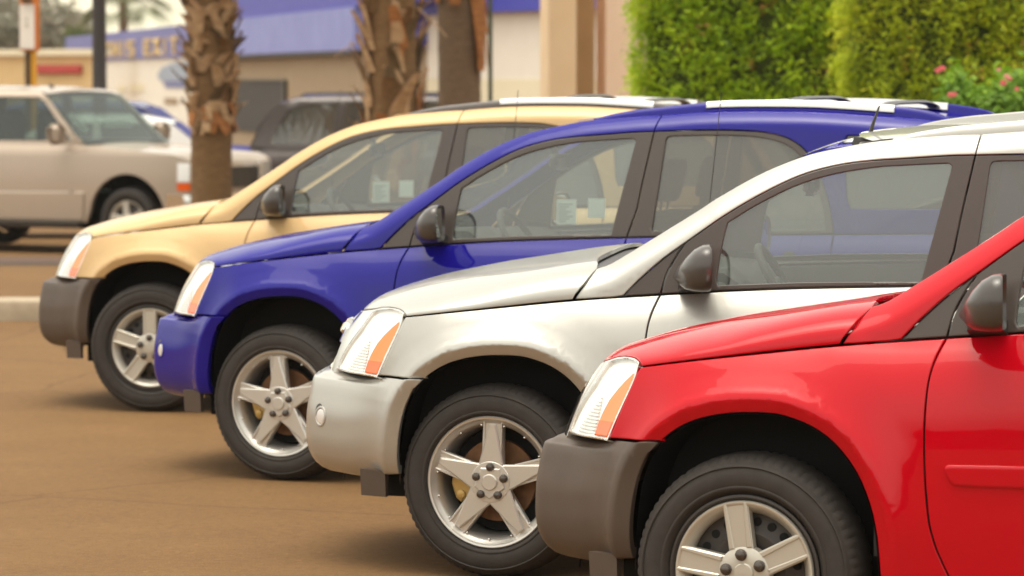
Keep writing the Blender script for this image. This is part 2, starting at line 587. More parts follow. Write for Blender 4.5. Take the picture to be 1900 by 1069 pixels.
def poly_dist(X, Z, L):
    """distance from points to polyline L"""
    X = np.asarray(X, float); Z = np.asarray(Z, float)
    best = np.full(X.shape, 1e9)
    for i in range(len(L) - 1):
        a, b = L[i], L[i + 1]
        d = b - a
        l2 = max(d @ d, 1e-12)
        t = np.clip(((X - a[0]) * d[0] + (Z - a[1]) * d[1]) / l2, 0, 1)
        best = np.minimum(best, np.hypot(X - a[0] - t * d[0], Z - a[1] - t * d[1]))
    return best

def inside(P, X, Y):
    r = np.zeros(len(X), bool)
    j = len(P) - 1
    for i in range(len(P)):
        xi, yi = P[i]; xj, yj = P[j]
        c = (yi > Y) != (yj > Y)
        with np.errstate(divide='ignore', invalid='ignore'):
            r ^= c & (X < (xj - xi) * (Y - yi) / (yj - yi) + xi)
        j = i
    return r

def ccw(P):
    P = np.asarray(P, float)
    a = (P[:, 0] * np.roll(P[:, 1], -1) - np.roll(P[:, 0], -1) * P[:, 1]).sum()
    return P if a > 0 else P[::-1]

def panel(outline, fn, holes=(), step=0.03, gap=0.003, hgap=0.0, flange=0.014, rnd=0.002, ring=0.004, bstep=0.018, extra=None, lift=0.0, flip=False):
    """a pressed panel: polygon in a 2-D parameter plane laid on the surface fn, with rolled edges and a return flange"""
    loops = [(densify(ccw(outline), bstep), gap)] + [(densify(ccw(h)[::-1], bstep), hgap) for h in holes]
    r0 = [inset(L, g) for L, g in loops]
    r1 = [inset(L, g + ring) for L, g in loops]
    pts, edges, flag, outd = [], [], [], []
    for L in r0:
        k = len(pts); n = len(L)
        od = out_dirs(L)
        for i in range(n):
            pts.append(L[i]); flag.append(1); outd.append(od[i])
            edges.append((k + i, k + (i + 1) % n))
    for L in r1:
        for p in L:
            pts.append(p); flag.append(0); outd.append((0, 0))
    lo, hi = r0[0].min(0), r0[0].max(0)
    gx = np.arange(lo[0] + step / 2, hi[0], step); gy = np.arange(lo[1] + step / 2, hi[1], step)
    GX, GY = np.meshgrid(gx, gy)
    GX = GX + (np.arange(len(gy)) % 2)[:, None] * step * 0.5
    G = np.stack([GX.ravel(), GY.ravel()], 1)
    if extra is not None:
        G = np.vstack([G, extra])
    ok = inside(r1[0], G[:, 0], G[:, 1])
    for L in r1[1:]:
        ok &= ~inside(L, G[:, 0], G[:, 1])
    dd = np.full(len(G), 1e9)
    for L in r1:
        LL = np.vstack([L, L[:1]])
        dd = np.minimum(dd, poly_dist(G[:, 0], G[:, 1], LL))
    G = G[ok & (dd > 0.4 * min(step, bstep))]
    for p in G:
        pts.append(p); flag.append(0); outd.append((0, 0))
    res = delaunay_2d_cdt([Vector((float(p[0]), float(p[1]))) for p in pts], edges, [], 0, 1e-7)
    V2 = np.array([(p[0], p[1]) for p in res[0]])
    orig = res[3]
    fl = np.array([any(flag[i] for i in o) if o else 0 for o in orig])
    od = np.array([outd[[i for i in o if flag[i]][0]] if f else (0, 0) for o, f in zip(orig, fl)], float)
    F = np.array([f for f in res[2] if len(f) == 3])
    C = V2[F].mean(1)
    ok = inside(r0[0], C[:, 0], C[:, 1])
    for L in r0[1:]:
        ok &= ~inside(L, C[:, 0], C[:, 1])
    a = V2[F]
    area = np.abs(np.cross(a[:, 1] - a[:, 0], a[:, 2] - a[:, 0]))
    ok &= area > 1e-10
    F = F[ok]
    e = 2e-4
    U, W = V2[:, 0], V2[:, 1]
    P = fn(U, W)
    du = (fn(U + e, W) - fn(U - e, W)) / (2 * e)
    dv = (fn(U, W + e) - fn(U, W - e)) / (2 * e)
    N = np.cross(du, dv)
    N /= np.maximum(np.linalg.norm(N, axis=1, keepdims=True), 1e-12)
    if flip: N = -N
    O = du * od[:, :1] + dv * od[:, 1:]
    O -= N * (O * N).sum(1, keepdims=True)
    O /= np.maximum(np.linalg.norm(O, axis=1, keepdims=True), 1e-9)
    P = P + N * lift
    P = P - N * (fl[:, None] * rnd)
    NN = np.where(fl[:, None] > 0, N * 0.75 + O * 0.66, N)
    V = [P]; NV = [NN]
    faces = [tuple(f) for f in F]
    T = P[F]
    fnv = np.cross(T[:, 1] - T[:, 0], T[:, 2] - T[:, 0])
    turn = (fnv * N[F].sum(1)).sum(1) < 0
    faces = [f[::-1] if t_ else f for f, t_ in zip(faces, turn)]
    if flange:
        # boundary edges of the kept faces
        cnt = {}
        for f in faces:
            for i in range(3):
                cnt[(f[i], f[(i + 1) % 3])] = 1
        bd = [(a_, b_) for (a_, b_) in cnt if (b_, a_) not in cnt]
        ids = sorted({i for ed in bd for i in ed})
        k0 = len(P); mp = {v: i for i, v in enumerate(ids)}
        ia = np.array(ids)
        OO = O[ia]
        bad = np.linalg.norm(OO, axis=1) < 0.5
        OO[bad] = N[ia][bad]
        V += [P[ia], P[ia] - N[ia] * flange]
        NV += [OO, OO]
        m = len(ids)
        for a_, b_ in bd:
            i, j = k0 + mp[a_], k0 + mp[b_]
            faces.append((j, i, i + m, j + m))
    return np.vstack(V), faces, np.vstack(NV)

def mirrored(d):
    V, F, N = d
    s = np.array([1, -1, 1.0])
    return V * s, [tuple(reversed(f)) for f in F], N * s

def merged(*ds):
    V, F, N = [], [], []
    k = 0
    for v, f, n in ds:
        V.append(v); N.append(n)
        F += [tuple(i + k for i in q) for q in f]
        k += len(v)
    return np.vstack(V), F, np.vstack(N)

def pmesh(name, d):
    V, F, N = d
    me = bpy.data.meshes.new(name)
    me.from_pydata(V.tolist(), [], F)
    me.polygons.foreach_set('use_smooth', [True] * len(me.polygons))
    me.update()
    N = N / np.maximum(np.linalg.norm(N, axis=1, keepdims=True), 1e-9)
    me.normals_split_custom_set_from_vertices(N.tolist())
    return me

def grid(fn, nu, nv, flip=False):
    """regular grid on fn over the unit square"""
    u, v = np.meshgrid(np.linspace(0, 1, nu), np.linspace(0, 1, nv), indexing='ij')
    U, W = u.ravel(), v.ravel()
    P = fn(U, W)
    e = 1e-3
    N = np.cross(fn(U + e, W) - fn(U - e, W), fn(U, W + e) - fn(U, W - e))
    N /= np.maximum(np.linalg.norm(N, axis=1, keepdims=True), 1e-12)
    F = []
    for i in range(nu - 1):
        for j in range(nv - 1):
            F.append((i * nv + j, (i + 1) * nv + j, (i + 1) * nv + j + 1, i * nv + j + 1))
    if flip:
        N = -N; F = [f[::-1] for f in F]
    return P, F, N
# ------------------------------------------------------------------ the four parked SUVs: body surfaces
# car frame: x runs rearwards from the front axle, y = -half width on the driver's side, z up
HW = 0.907
seamz = pchip([-0.80, -0.359, -0.222, 0.021, 0.274, 0.454, 0.593, 0.78, 1.1, 1.5, 2.0, 2.5, 3.3, 3.8],
              [0.900, 0.959, 0.979, 1.009, 1.037, 1.052, 1.063, 1.078, 1.097, 1.112, 1.127, 1.139, 1.148, 1.15])
b_of_z = pchip([0.15, 0.26, 0.40, 0.55, 0.70, 0.80, 0.88, 0.95, 1.0, 1.05, 1.12],
               [0.828, 0.862, 0.880, 0.892, 0.896, 0.893, 0.885, 0.866, 0.840, 0.804, 0.765])
taper = pchip([-0.80, -0.62, -0.55, -0.46, -0.36, -0.2, 0.0, 0.3, 1.0, 2.8, 3.2, 3.4, 3.55, 3.7],
              [0.45, 0.27, 0.20, 0.135, 0.098, 0.030, 0.006, 0.0, 0.0, 0.0, 0.02, 0.05, 0.10, 0.2])
ARCH = np.array([(-.379, .33), (-.375, .388), (-.373, .428), (-.367, .49), (-.358, .55), (-.347, .60), (-.329, .652), (-.302, .70),
                 (-.262, .745), (-.19, .791), (-.12, .816), (-.05, .829), (.01, .833), (.07, .833), (.126, .826), (.207, .798),
                 (.28, .748), (.344, .668), (.385, .572), (.405, .477), (.413, .36), (.414, .32)])
ARCH = smooth_curve(ARCH, 3)
WB = 2.80
ARCH_R = ARCH + np.array([WB, 0])
flare = pchip([-0.05, 0.0, 0.028, 0.044, 0.056, 0.085, 0.13, 0.19, 0.5], [0.004, 0.014, 0.029, 0.036, 0.0335, 0.019, 0.006, 0.0, 0.0])

def YL(x, z, fl=True):
    zz = z - np.maximum(seamz(x) - 1.052, 0) * sstep((z - 0.65) / 0.35)
    h = b_of_z(zz) - taper(x)
    if fl:
        h = h + flare(poly_dist(x, z, ARCH)) + flare(poly_dist(x, z, ARCH_R))
    return h

def S_low(x, z):
    return np.stack([x, -YL(x, z), z], -1)

TOP = smooth_curve([(.30, 1.135), (.345, 1.15), (.383, 1.163), (.417, 1.181), (.483, 1.222), (.582, 1.284), (.721, 1.373), (.784, 1.416), (.898, 1.483),
                    (.996, 1.532), (1.118, 1.579), (1.231, 1.606), (1.309, 1.622), (1.40, 1.637), (1.62, 1.657), (1.74, 1.664), (2.0, 1.682),
                    (2.3, 1.684), (2.526, 1.677), (2.9, 1.649), (3.06, 1.622), (3.2, 1.588), (3.34, 1.54)], 3)
topz = lambda x: np.interp(x, TOP[:, 0], TOP[:, 1])
tfront = pchip([0.2, 0.3, 0.46, 0.62, 0.85, 1.5, 2.6, 3.0, 3.3, 3.5], [0.004, 0.004, 0.006, 0.004, 0, 0, 0, 0.015, 0.05, 0.09])
dropm = pchip([0.3, 0.45, 0.8, 3.5], [0.088, 0.084, 0.080, 0.078])

def G(x, z):
    t = (z - 1.06) / 0.51
    return 0.806 - 0.046 * t - 0.012 * t * t - tfront(x)

def HU(x, z):
    d = poly_dist(x, z, TOP)
    return G(x, z) - dropm(x) * np.maximum(0, 1 - d / 0.085) ** 2.2

def S_up(x, z):
    return np.stack([x, -HU(x, z), z], -1)

def S_glass(off):
    return lambda x, z: np.stack([x, -(G(x, z) - off), z], -1)

# hood: superelliptic cross-section between the seam and the crown
crown_z = pchip([-0.90, -0.75, -0.668, -0.64, -0.616, -0.58, -0.551, -0.488, -0.384, -0.28, -0.176, -0.052, 0.1, 0.25, 0.40],
                [0.70, 0.80, 0.893, 0.928, 0.955, 0.984, 1.000, 1.021, 1.051, 1.074, 1.096, 1.116, 1.139, 1.160, 1.178])
TH = 0.7
def he(x):
    xx = np.maximum(x, -0.359)
    return YL(xx, seamz(xx))
def S_hood(x, v):
    th = np.clip(v / TH, -math.pi / 2, math.pi / 2)
    s = np.abs(np.sin(th)); c = np.maximum(np.cos(th), 0)
    q = s ** 0.4
    H = he(x)
    h = q * H
    zs = seamz(x)
    zc = crown_z(x - 0.2 * (h / 0.77) ** 3 * sstep((0.25 - x) / 0.4))
    z = zs + (zc - zs) * c ** (2 / 3.0)
    return np.stack([x, -np.sign(th) * h, z], -1)
def th_of(x, h):
    q = np.clip(np.asarray(h, float) / he(np.asarray(x, float)), 0, 1)
    return np.arcsin(q ** 2.5) * TH

LAMP_TOP = [(-.359, .80), (-.366, .757), (-.376, .742), (-.392, .717), (-.415, .688), (-.444, .652), (-.478, .612), (-.515, .570)]
GRILLE_TOP = [(-.515, .570), (-.552, .505), (-.588, .42), (-.618, .30), (-.634, .16), (-.638, .0)]
lt = np.array(LAMP_TOP); gt = np.array(GRILLE_TOP)
lamp_top_uv = np.stack([lt[:, 0], th_of(lt[:, 0], lt[:, 1])], 1)
grille_top_uv = np.stack([gt[:, 0], th_of(gt[:, 0], gt[:, 1])], 1)
lamp_top3 = S_hood(lamp_top_uv[:, 0], lamp_top_uv[:, 1])
grille_top3 = S_hood(grille_top_uv[:, 0], grille_top_uv[:, 1])

# nose (lamps and grille): x as a smooth function of half width and height
def tps(pts):
    A = np.array(pts, float)
    P, y = A[:, :2], A[:, 2]
    n = len(P)
    def phi(r2): return 0.5 * r2 * np.log(r2 + 1e-12)
    K = phi(((P[:, None] - P[None]) ** 2).sum(-1)) + np.eye(n) * 2e-4
    Q = np.hstack([np.ones((n, 1)), P])
    M = np.block([[K, Q], [Q.T, np.zeros((3, 3))]])
    w = np.linalg.solve(M, np.concatenate([y, np.zeros(3)]))
    def f(a, b):
        r2 = (a[:, None] - P[None, :, 0]) ** 2 + (b[:, None] - P[None, :, 1]) ** 2
        return phi(r2) @ w[:n] + w[n] + w[n + 1] * a + w[n + 2] * b
    return f
cp = [(.775, .66, -.49), (.774, .70, -.476), (.773, .734, -.462), (.768, .809, -.430), (.765, .874, -.400), (.762, .93, -.376)]
cp += [(-p[1], p[2], p[0]) for p in lamp_top3[1:]]
cp += [(-p[1], p[2], p[0]) for p in grille_top3]
for z, x in ((.66, -.772), (.69, -.764), (.757, -.742), (.828, -.715), (.887, -.682)):
    cp += [(.25, z, x), (0, z, x - .014), (.12, z, x - .011), (.5, z, x + .080), (.65, z, x + .176)]
XN = tps(cp)
def S_nose(h, z):
    return np.stack([XN(np.abs(h), z), -h, z], -1)

# bumper: plan curve swept through a profile
PLAN = smooth_curve([(-.845, 0), (-.841, .15), (-.833, .28), (-.822, .38), (-.807, .436), (-.782, .484), (-.73, .535), (-.645, .614), (-.56, .694), (-.485, .762),
                     (-.42, .802), (-.35, .834), (-.26, .866), (-.18, .885)], 8)
pl_s = np.concatenate([[0], np.cumsum(np.linalg.norm(np.diff(PLAN, axis=0), axis=1))])
pl_d = np.gradient(PLAN, pl_s, axis=0)
FRONT_P = np.array([(.325, .15), (.331, .105), (.345, .066), (.372, .034), (.41, .013), (.47, .003), (.54, .004), (.640, .019), (.687, .0305), (.694, .0345), (.6985, .050), (.711, .072), (.719, .105)])
SIDE_P = np.array([(.376, .045), (.379, .03), (.40, .018), (.43, .010), (.47, .004), (.52, .001), (.58, 0), (.64, 0), (.68, .002), (.70, .004), (.715, .006), (.726, .008), (.735, .010)])
fv = np.concatenate([[0], np.cumsum(np.linalg.norm(np.diff(FRONT_P, axis=0), axis=1))])
f_z, f_i = pchip(fv, FRONT_P[:, 0]), pchip(fv, FRONT_P[:, 1])
s_z, s_i = pchip(fv, SIDE_P[:, 0]), pchip(fv, SIDE_P[:, 1])
def S_bump(s, v):
    a = np.abs(s)
    x = np.interp(a, pl_s, PLAN[:, 0]); h = np.interp(a, pl_s, PLAN[:, 1])
    tx = np.interp(a, pl_s, pl_d[:, 0]); ty = np.interp(a, pl_s, pl_d[:, 1])
    l = np.hypot(tx, ty); tx, ty = tx / l, ty / l
    nx, nh = -ty, tx                       # outward
    m = sstep((x + 0.66) / 0.30)
    z = f_z(v) * (1 - m) + s_z(v) * m
    i = f_i(v) * (1 - m) + s_i(v) * m
    i = i - flare(poly_dist(x, z, ARCH)) * sstep((x + 0.58) / 0.15)
    return np.stack([x - nx * i, -np.sign(s) * (h - nh * i), z], -1)

# ------------------------------------------------------------------ outlines on those surfaces
W_TOP = smooth_curve([(.457, 1.056), (.516, 1.118), (.601, 1.194), (.679, 1.252), (.74, 1.297), (.814, 1.350), (.911, 1.411), (1.027, 1.474), (1.123, 1.515),
                      (1.24, 1.546), (1.356, 1.562), (1.472, 1.571), (1.623, 1.583), (1.723, 1.587)], 3)
W_REAR = smooth_curve([(1.723, 1.587), (1.896, 1.592), (2.02, 1.593), (2.12, 1.591), (2.211, 1.585), (2.308, 1.566), (2.36, 1.542), (2.404, 1.511), (2.45, 1.455), (2.495, 1.36), (2.53, 1.25), (2.548, 1.142)], 3)
DOOR_F = smooth_curve([(.593, 1.063), (.574, 1.017), (.560, .97), (.553, .924), (.549, .87), (.547, .823), (.5465, .77), (.547, .705), (.55, .643), (.555, .58), (.562, .518), (.571, .48), (.584, .437), (.614, .369), (.624, .352)], 2)
B_LOW = np.array([(1.61, 1.1155), (1.600, .95), (1.597, .75), (1.600, .55), (1.612, .43), (1.63, .352)])
B_UP = np.array([(1.723, 1.587), (1.678, 1.371), (1.654, 1.24), (1.61, 1.1155)])
SPLIT = smooth_curve([(.679, 1.252), (.644, 1.195), (.614, 1.136), (.593, 1.063)], 3)
def belt(x0, x1, n=12):
    x = np.linspace(x0, x1, n)
    return np.stack([x, seamz(x)], 1)
def arch_between(A, i0, i1): return A[i0:i1]

LAMP_REAR = np.array([(-.462, .736), (-.430, .809), (-.400, .874), (-.372, .94), (-.362, .957)])
iA = int(np.argmin(np.hypot(ARCH[:, 0] + .264, ARCH[:, 1] - .740)))
fender_o = np.vstack([LAMP_REAR, belt(-.359, .593, 20)[0:], DOOR_F[1:], [(.60, .345), (.415, .345)], ARCH[iA:-2][::-1], [(-.262, .738), (-.36, .7365)]])
off_curves = []
A2 = np.vstack([ARCH]) - np.array([0.012, .38])
for d in (.012, .028, .037, .044, .05, .056, .068, .085, .105, .13):
    a = np.gradient(ARCH, axis=0); nn = np.stack([-a[:, 1], a[:, 0]], 1); nn /= np.linalg.norm(nn, axis=1, keepdims=True)
    off_curves.append(ARCH + nn * d)
extra_f = np.vstack(off_curves)
extra_r = extra_f + np.array([WB, 0])

fdoor_o = np.vstack([belt(.593, 1.61, 16), B_LOW[1:], [(1.55, .350), (1.2, .348), (.8, .348)], DOOR_F[::-1][:-1]])
rear_cut = smooth_curve([(2.548, 1.141), (2.545, 1.05), (2.52, .965), (2.45, .885), (2.38, .80), (2.335, .70), (2.318, .58), (2.312, .46), (2.312, .352)], 3)
rdoor_o = np.vstack([belt(1.61, 2.548, 16), rear_cut[1:], [(2.1, .348), (1.8, .349)], B_LOW[::-1][:-1]])
jR = int(np.argmin(np.hypot(ARCH_R[:, 0] - 2.455, ARCH_R[:, 1] - .66)))
quarter_o = np.vstack([belt(2.548, 3.46, 14), [(3.52, 1.05), (3.55, .9), (3.55, .72), (3.30, .70), (3.205, .62)], ARCH_R[[k for k in range(len(ARCH_R)) if ARCH_R[k, 1] > .36]][::-1], [(2.40, .352), (2.312, .352)], rear_cut[::-1][1:-1]])
rocker_o = np.array([(.415, .345), (2.42, .345), (2.425, .245), (.42, .245)])
pillar_o = np.vstack([[(.277, 1.0385)], TOP[(TOP[:, 0] > .335) & (TOP[:, 0] < 1.735)], [(1.739, 1.662)], W_TOP[::-1], belt(.277, .457, 6)[::-1][1:-1]])
WRr = W_REAR
upper_o = np.vstack([[(1.739, 1.662)], TOP[(TOP[:, 0] > 1.75) & (TOP[:, 0] < 3.2)], [(3.24, 1.53), (3.36, 1.32), (3.45, 1.148)], belt(2.548, 3.45, 12)[::-1][1:], WRr[::-1]])
quarter_win = smooth_curve([(2.60, 1.30), (2.585, 1.53), (2.592, 1.56), (2.616, 1.572), (2.80, 1.563), (3.0, 1.535), (3.10, 1.49), (3.17, 1.36), (3.18, 1.28), (3.14, 1.255), (2.66, 1.25), (2.615, 1.262), (2.60, 1.30)], 3)[:-1]
sail_o = np.vstack([W_TOP[W_TOP[:, 0] < .68], SPLIT, belt(.457, .593, 5)[::-1][1:]])
fglass_o = np.vstack([[(.802, 1.100), (.797, 1.112), (.808, 1.21), (.825, 1.296), (.834, 1.329)], smooth_curve([(.87, 1.352), (.931, 1.391), (1.066, 1.461), (1.202, 1.507), (1.357, 1.536), (1.473, 1.546), (1.60, 1.554)], 3),
                      [(1.628, 1.555), (1.640, 1.545), (1.597, 1.37), (1.555, 1.20), (1.538, 1.128), (1.33, 1.124), (1.094, 1.117)]])
fframe_o = np.vstack([SPLIT[::-1][1:], W_TOP[W_TOP[:, 0] > .69], B_UP[1:], belt(.593, 1.61, 14)[::-1][1:]])
rglass_o = np.vstack([[(1.724, 1.146), (1.752, 1.35), (1.777, 1.55), (1.785, 1.562), (1.80, 1.566)], smooth_curve([(1.9, 1.569), (2.02, 1.57), (2.12, 1.568), (2.20, 1.562), (2.29, 1.543), (2.34, 1.52), (2.38, 1.49), (2.424, 1.44), (2.468, 1.345), (2.50, 1.24), (2.51, 1.16)], 3), [(2.2, 1.152)]])
rframe_o = np.vstack([B_UP[::-1], W_REAR[1:], belt(1.61, 2.548, 12)[::-1][1:-1]])

def car_meshes():
    M = {}
    def both(key, d):
        M[key + '_l'] = pmesh(key, d)
        M[key + '_r'] = pmesh(key, mirrored(d))
    both('fender', panel(fender_o, S_low, extra=extra_f, step=0.03))
    both('fdoor', panel(fdoor_o, S_low, step=0.035))
    both('rdoor', panel(rdoor_o, S_low, extra=extra_r, step=0.035))
    both('quarter', panel(quarter_o, S_low, extra=extra_r, step=0.035))
    both('rocker', panel(rocker_o, lambda x, z: S_low(x, z) + np.array([0, .012, 0]), step=0.04))
    both('pillar', panel(pillar_o, S_up, step=0.022, bstep=0.016, gap=0.002))
    both('upper', panel(upper_o, S_up, holes=[quarter_win], step=0.028, gap=0.002))
    both('quarter_glass', panel(quarter_win, S_glass(.012), step=0.06, gap=0.0, flange=0))
    both('sail', panel(sail_o, S_glass(.006), step=0.03, gap=0.003))
    both('fframe', panel(fframe_o, S_glass(.004), holes=[fglass_o], step=0.03, gap=0.003, flange=.02))
    both('fglass', panel(inset(ccw(densify(fglass_o, .03)), -.006), S_glass(.016), step=0.06, gap=0, flange=0))
    both('rframe', panel(rframe_o, S_glass(.004), holes=[rglass_o], step=0.03, gap=0.003, flange=.02))
    both('rglass', panel(inset(ccw(densify(rglass_o, .03)), -.006), S_glass(.016), step=0.06, gap=0, flange=0))
    # door moulding, standing proud
    mo = smooth_curve([(.612, .690), (.609, .680), (.615, .660), (.628, .641), (.66, .631), (.9, .629), (1.3, .632), (1.575, .636)], 3)
    mould = np.vstack([mo, [(1.582, .645), (1.582, .692), (1.575, .698)], [(1.3, .698), (.9, .696), (.62, .694)]])
    both('mould', panel(mould, S_low, step=.02, gap=0, ring=.010, rnd=.010, lift=.014, flange=.02))
    mo2 = np.array([(1.625, .645), (1.632, .636), (2.27, .646), (2.285, .66), (2.285, .695), (2.275, .702), (1.635, .698), (1.625, .69)])
    both('mould2', panel(mo2, S_low, step=.02, gap=0, ring=.010, rnd=.010, lift=.014, flange=.02))
    # hood
    L = np.vstack([lamp_top_uv, grille_top_uv[1:]])
    rear = np.array([(.274, math.pi / 2), (.295, 1.42), (.313, 1.25), (.331, 1.0), (.3455, .76), (.343, .66), (.335, .48), (.32, .3), (.305, .14), (.30, 0)])
    rear[:, 1] *= TH
    edge = np.stack([np.linspace(-.359, .274, 24), np.full(24, math.pi / 2 * TH)], 1)
    left = np.vstack([grille_top_uv[::-1], lamp_top_uv[::-1][1:-1], edge, rear[1:]])       # centre front -> seam -> centre rear
    right = left[::-1] * np.array([1, -1])
    hood_o = np.vstack([left, right[1:-1]])
    M['hood'] = pmesh('hood', panel(hood_o, S_hood, step=.024, bstep=.014, gap=.003, flip=True, extra=np.stack([np.tile(np.linspace(-.63, .3, 50), 8), np.repeat([.96, 1.0, 1.03, 1.06, -.96, -1.0, -1.03, -1.06], 50)], 1)))
    # bumper
    vv = np.linspace(0, fv[-1], 40)
    zz = s_z(vv)
    xa = np.interp(zz, ARCH[:iA + 3, 1], ARCH[:iA + 3, 0])
    sa = np.interp(xa, PLAN[:, 0], pl_s)
    Lb = np.stack([sa, vv], 1)
    bump_o = np.vstack([Lb, Lb[::-1] * np.array([-1, 1])])
    ex = []
    for d in (.012, .028, .044, .056, .07, .09, .12):
        ex.append(np.stack([sa - d, vv], 1)); ex.append(np.stack([-(sa - d), vv], 1))
    sg_ = np.arange(-1.5, 1.5, .022)
    for v in np.concatenate([fv[7:13], (fv[7:12] + fv[8:13]) / 2, [fv[9] + .003, fv[9] - .003]]):
        ex.append(np.stack([sg_, np.full_like(sg_, v)], 1))
    M['bumper'] = pmesh('bumper', panel(bump_o, S_bump, step=.026, gap=.002, extra=np.vstack(ex), flange=.03, rnd=.003))
    # nose
    lamp_o = np.vstack([[(.774, .727), (.773, .734), (.768, .809), (.765, .874), (.762, .93)], np.stack([-lamp_top3[1:, 1], lamp_top3[1:, 2]], 1),
                        [(.553, .895), (.520, .83), (.492, .77), (.474, .727)]])
    both('lens', panel(lamp_o, S_nose, step=.03, gap=.006, flange=0, rnd=0))
    both('lampring', panel(lamp_o, S_nose, holes=[inset(ccw(densify(lamp_o, .02)), .0105)], step=.03, gap=.003, ring=.002, flange=.03, rnd=.001))
    Sback = lambda off: (lambda h, z: S_nose(h, z) + np.array([off, off * .5, 0]))
    def Srefl(h, z):
        # bowl that leans back towards the top
        t = np.clip((z - .73) / .28, 0, 1)
        o = .007 + .006 * t
        return S_nose(h, z) + np.stack([o, o * .45, 0 * o], -1)
    V_, F_, N_ = panel(lamp_o, Srefl, step=.03, gap=.006, flange=0, rnd=0)
    N_ = N_ + np.array([0, -.25, .45])                    # fine facets of the reflector look upwards
    both('lampback', (V_, F_, N_))
    amb = np.vstack([[(.768, .738), (.7625, .809), (.7595, .874), (.757, .925), (.752, .938)], [(.742, .938), (.722, .915), (.706, .885), (.695, .85), (.692, .80), (.697, .738)]])
    both('amber', panel(amb, S_nose, step=.02, gap=.002, flange=.02, lift=.001))
    ambl = np.array([(.767, .739), (.7635, .79), (.693, .79), (.698, .739)])
    both('amberlow', panel(ambl, S_nose, step=.02, gap=.002, flange=0, lift=.0025))
    rb = []
    for k in range(13):
        z = .742 + k * .0108
        h1 = .685 - .0003 * k * k
        h0 = np.interp(z, [.74, .80, .88], [.585, .615, .665])
        if h1 - h0 < .006: continue
        rb.append(panel(np.array([(h0, z), (h1, z), (h1, z + .0055), (h0, z + .0055)]), Sback(.003), step=.03, gap=0, ring=.001, rnd=.0005, flange=.010))
    both('ribs', merged(*rb))
    b = MB(); b.lathe_y([(.001, -.03), (.010, -.026), (.016, -.012), (.016, .0)], 12, (float(XN(np.array([.50]), np.array([.755]))[0]) + .035, -.50, .752))
    M['bulb_l'] = b.mesh('bulb', 40)
    b = MB(); b.lathe_y([(.001, -.03), (.010, -.026), (.016, -.012), (.016, .0)], 12, (float(XN(np.array([.50]), np.array([.755]))[0]) + .035, .50, .752))
    M['bulb_r'] = b.mesh('bulb', 40)
    # grille surround with two openings
    gl = np.vstack([np.stack([-grille_top3[:, 1], grille_top3[:, 2]], 1)[::-1], [(.553, .895), (.520, .83), (.492, .77), (.470, .705)]])
    gro = np.vstack([gl, gl[::-1] * np.array([-1, 1])])
    up = np.array([(-.36, .872), (.36, .872), (.33, .897), (.2, .905), (-.2, .905), (-.33, .897)])
    lo = np.array([(-.37, .725), (.37, .725), (.40, .78), (.385, .818), (-.385, .818), (-.40, .78)])
    M['grille'] = pmesh('grille_surround', panel(gro, S_nose, holes=[up, lo], step=.03, gap=.003, flange=.03))
    M['grille_back'] = pmesh('grille_back', panel(inset(ccw(gro), .01), Sback(.028), step=.05, gap=0, flange=0))
    sl = []
    for z in (.742, .762, .782, .802, .882, .894):
        sl.append(panel(np.array([(-.38, z - .003), (.38, z - .003), (.38, z + .003), (-.38, z + .003)]), Sback(.012), step=.04, gap=0, ring=.001, flange=.015, rnd=.0005))
    M['grille_slats'] = pmesh('grille_slats', merged(*sl))
    # bow-tie badge on the centre bar
    bt = np.array([(-.075, .826), (-.030, .826), (-.026, .815), (.030, .815), (.034, .826), (.079, .826), (.071, .862), (.030, .862), (.026, .873), (-.030, .873), (-.034, .862), (-.083, .862)])
    M['badge'] = pmesh('badge', panel(bt, S_nose, step=.02, gap=0, ring=.004, rnd=.004, lift=.026, flange=.024))
    bt2 = inset(ccw(bt), .006)
    M['badge_face'] = pmesh('badge_face', panel(bt2, S_nose, step=.02, gap=0, ring=.002, rnd=.001, lift=.0285, flange=.002))
    # fog lamp: recessed ring and glass on the bumper corner
    for sg, key in ((1, 'l'), (-1, 'r')):
        s0 = np.interp(.530, PLAN[:, 1], pl_s); v0 = np.interp(.552, FRONT_P[:, 0], fv)
        a = np.linspace(0, 2 * math.pi, 24, endpoint=False)
        el = np.stack([sg * s0 + .036 * np.cos(a), v0 + .040 * np.sin(a)], 1)
        M['fogring_' + key] = pmesh('fog_ring', panel(el, S_bump, holes=[inset(ccw(el), .010)], step=.03, gap=0, ring=.003, rnd=.002, lift=.004, flange=.03))
        M['foglens_' + key] = pmesh('fog_lens', panel(inset(ccw(el), .009), S_bump, step=.02, gap=0, ring=.004, rnd=.003, lift=.002, flange=0))
        dk = el + np.array([-.012 * sg, .022])
        M['fogdark_' + key] = pmesh('fog_recess', panel(inset(ccw(dk * np.array([1, 1.0])), .014), S_bump, step=.02, gap=0, lift=.0012, flange=0, rnd=0))
    # lower air deflector in front of each wheel
    for sg, key in ((-1, 'l'), (1, 'r')):
        b = MB()
        b.loft([[(-.535, sg * .735, .385), (-.428, sg * .795, .385), (-.42, sg * .77, .385), (-.52, sg * .71, .385)],
                [(-.530, sg * .732, .285), (-.425, sg * .792, .288), (-.42, sg * .77, .288), (-.518, sg * .712, .285)]], True, True)
        M['deflector_' + key] = b.mesh('deflector')
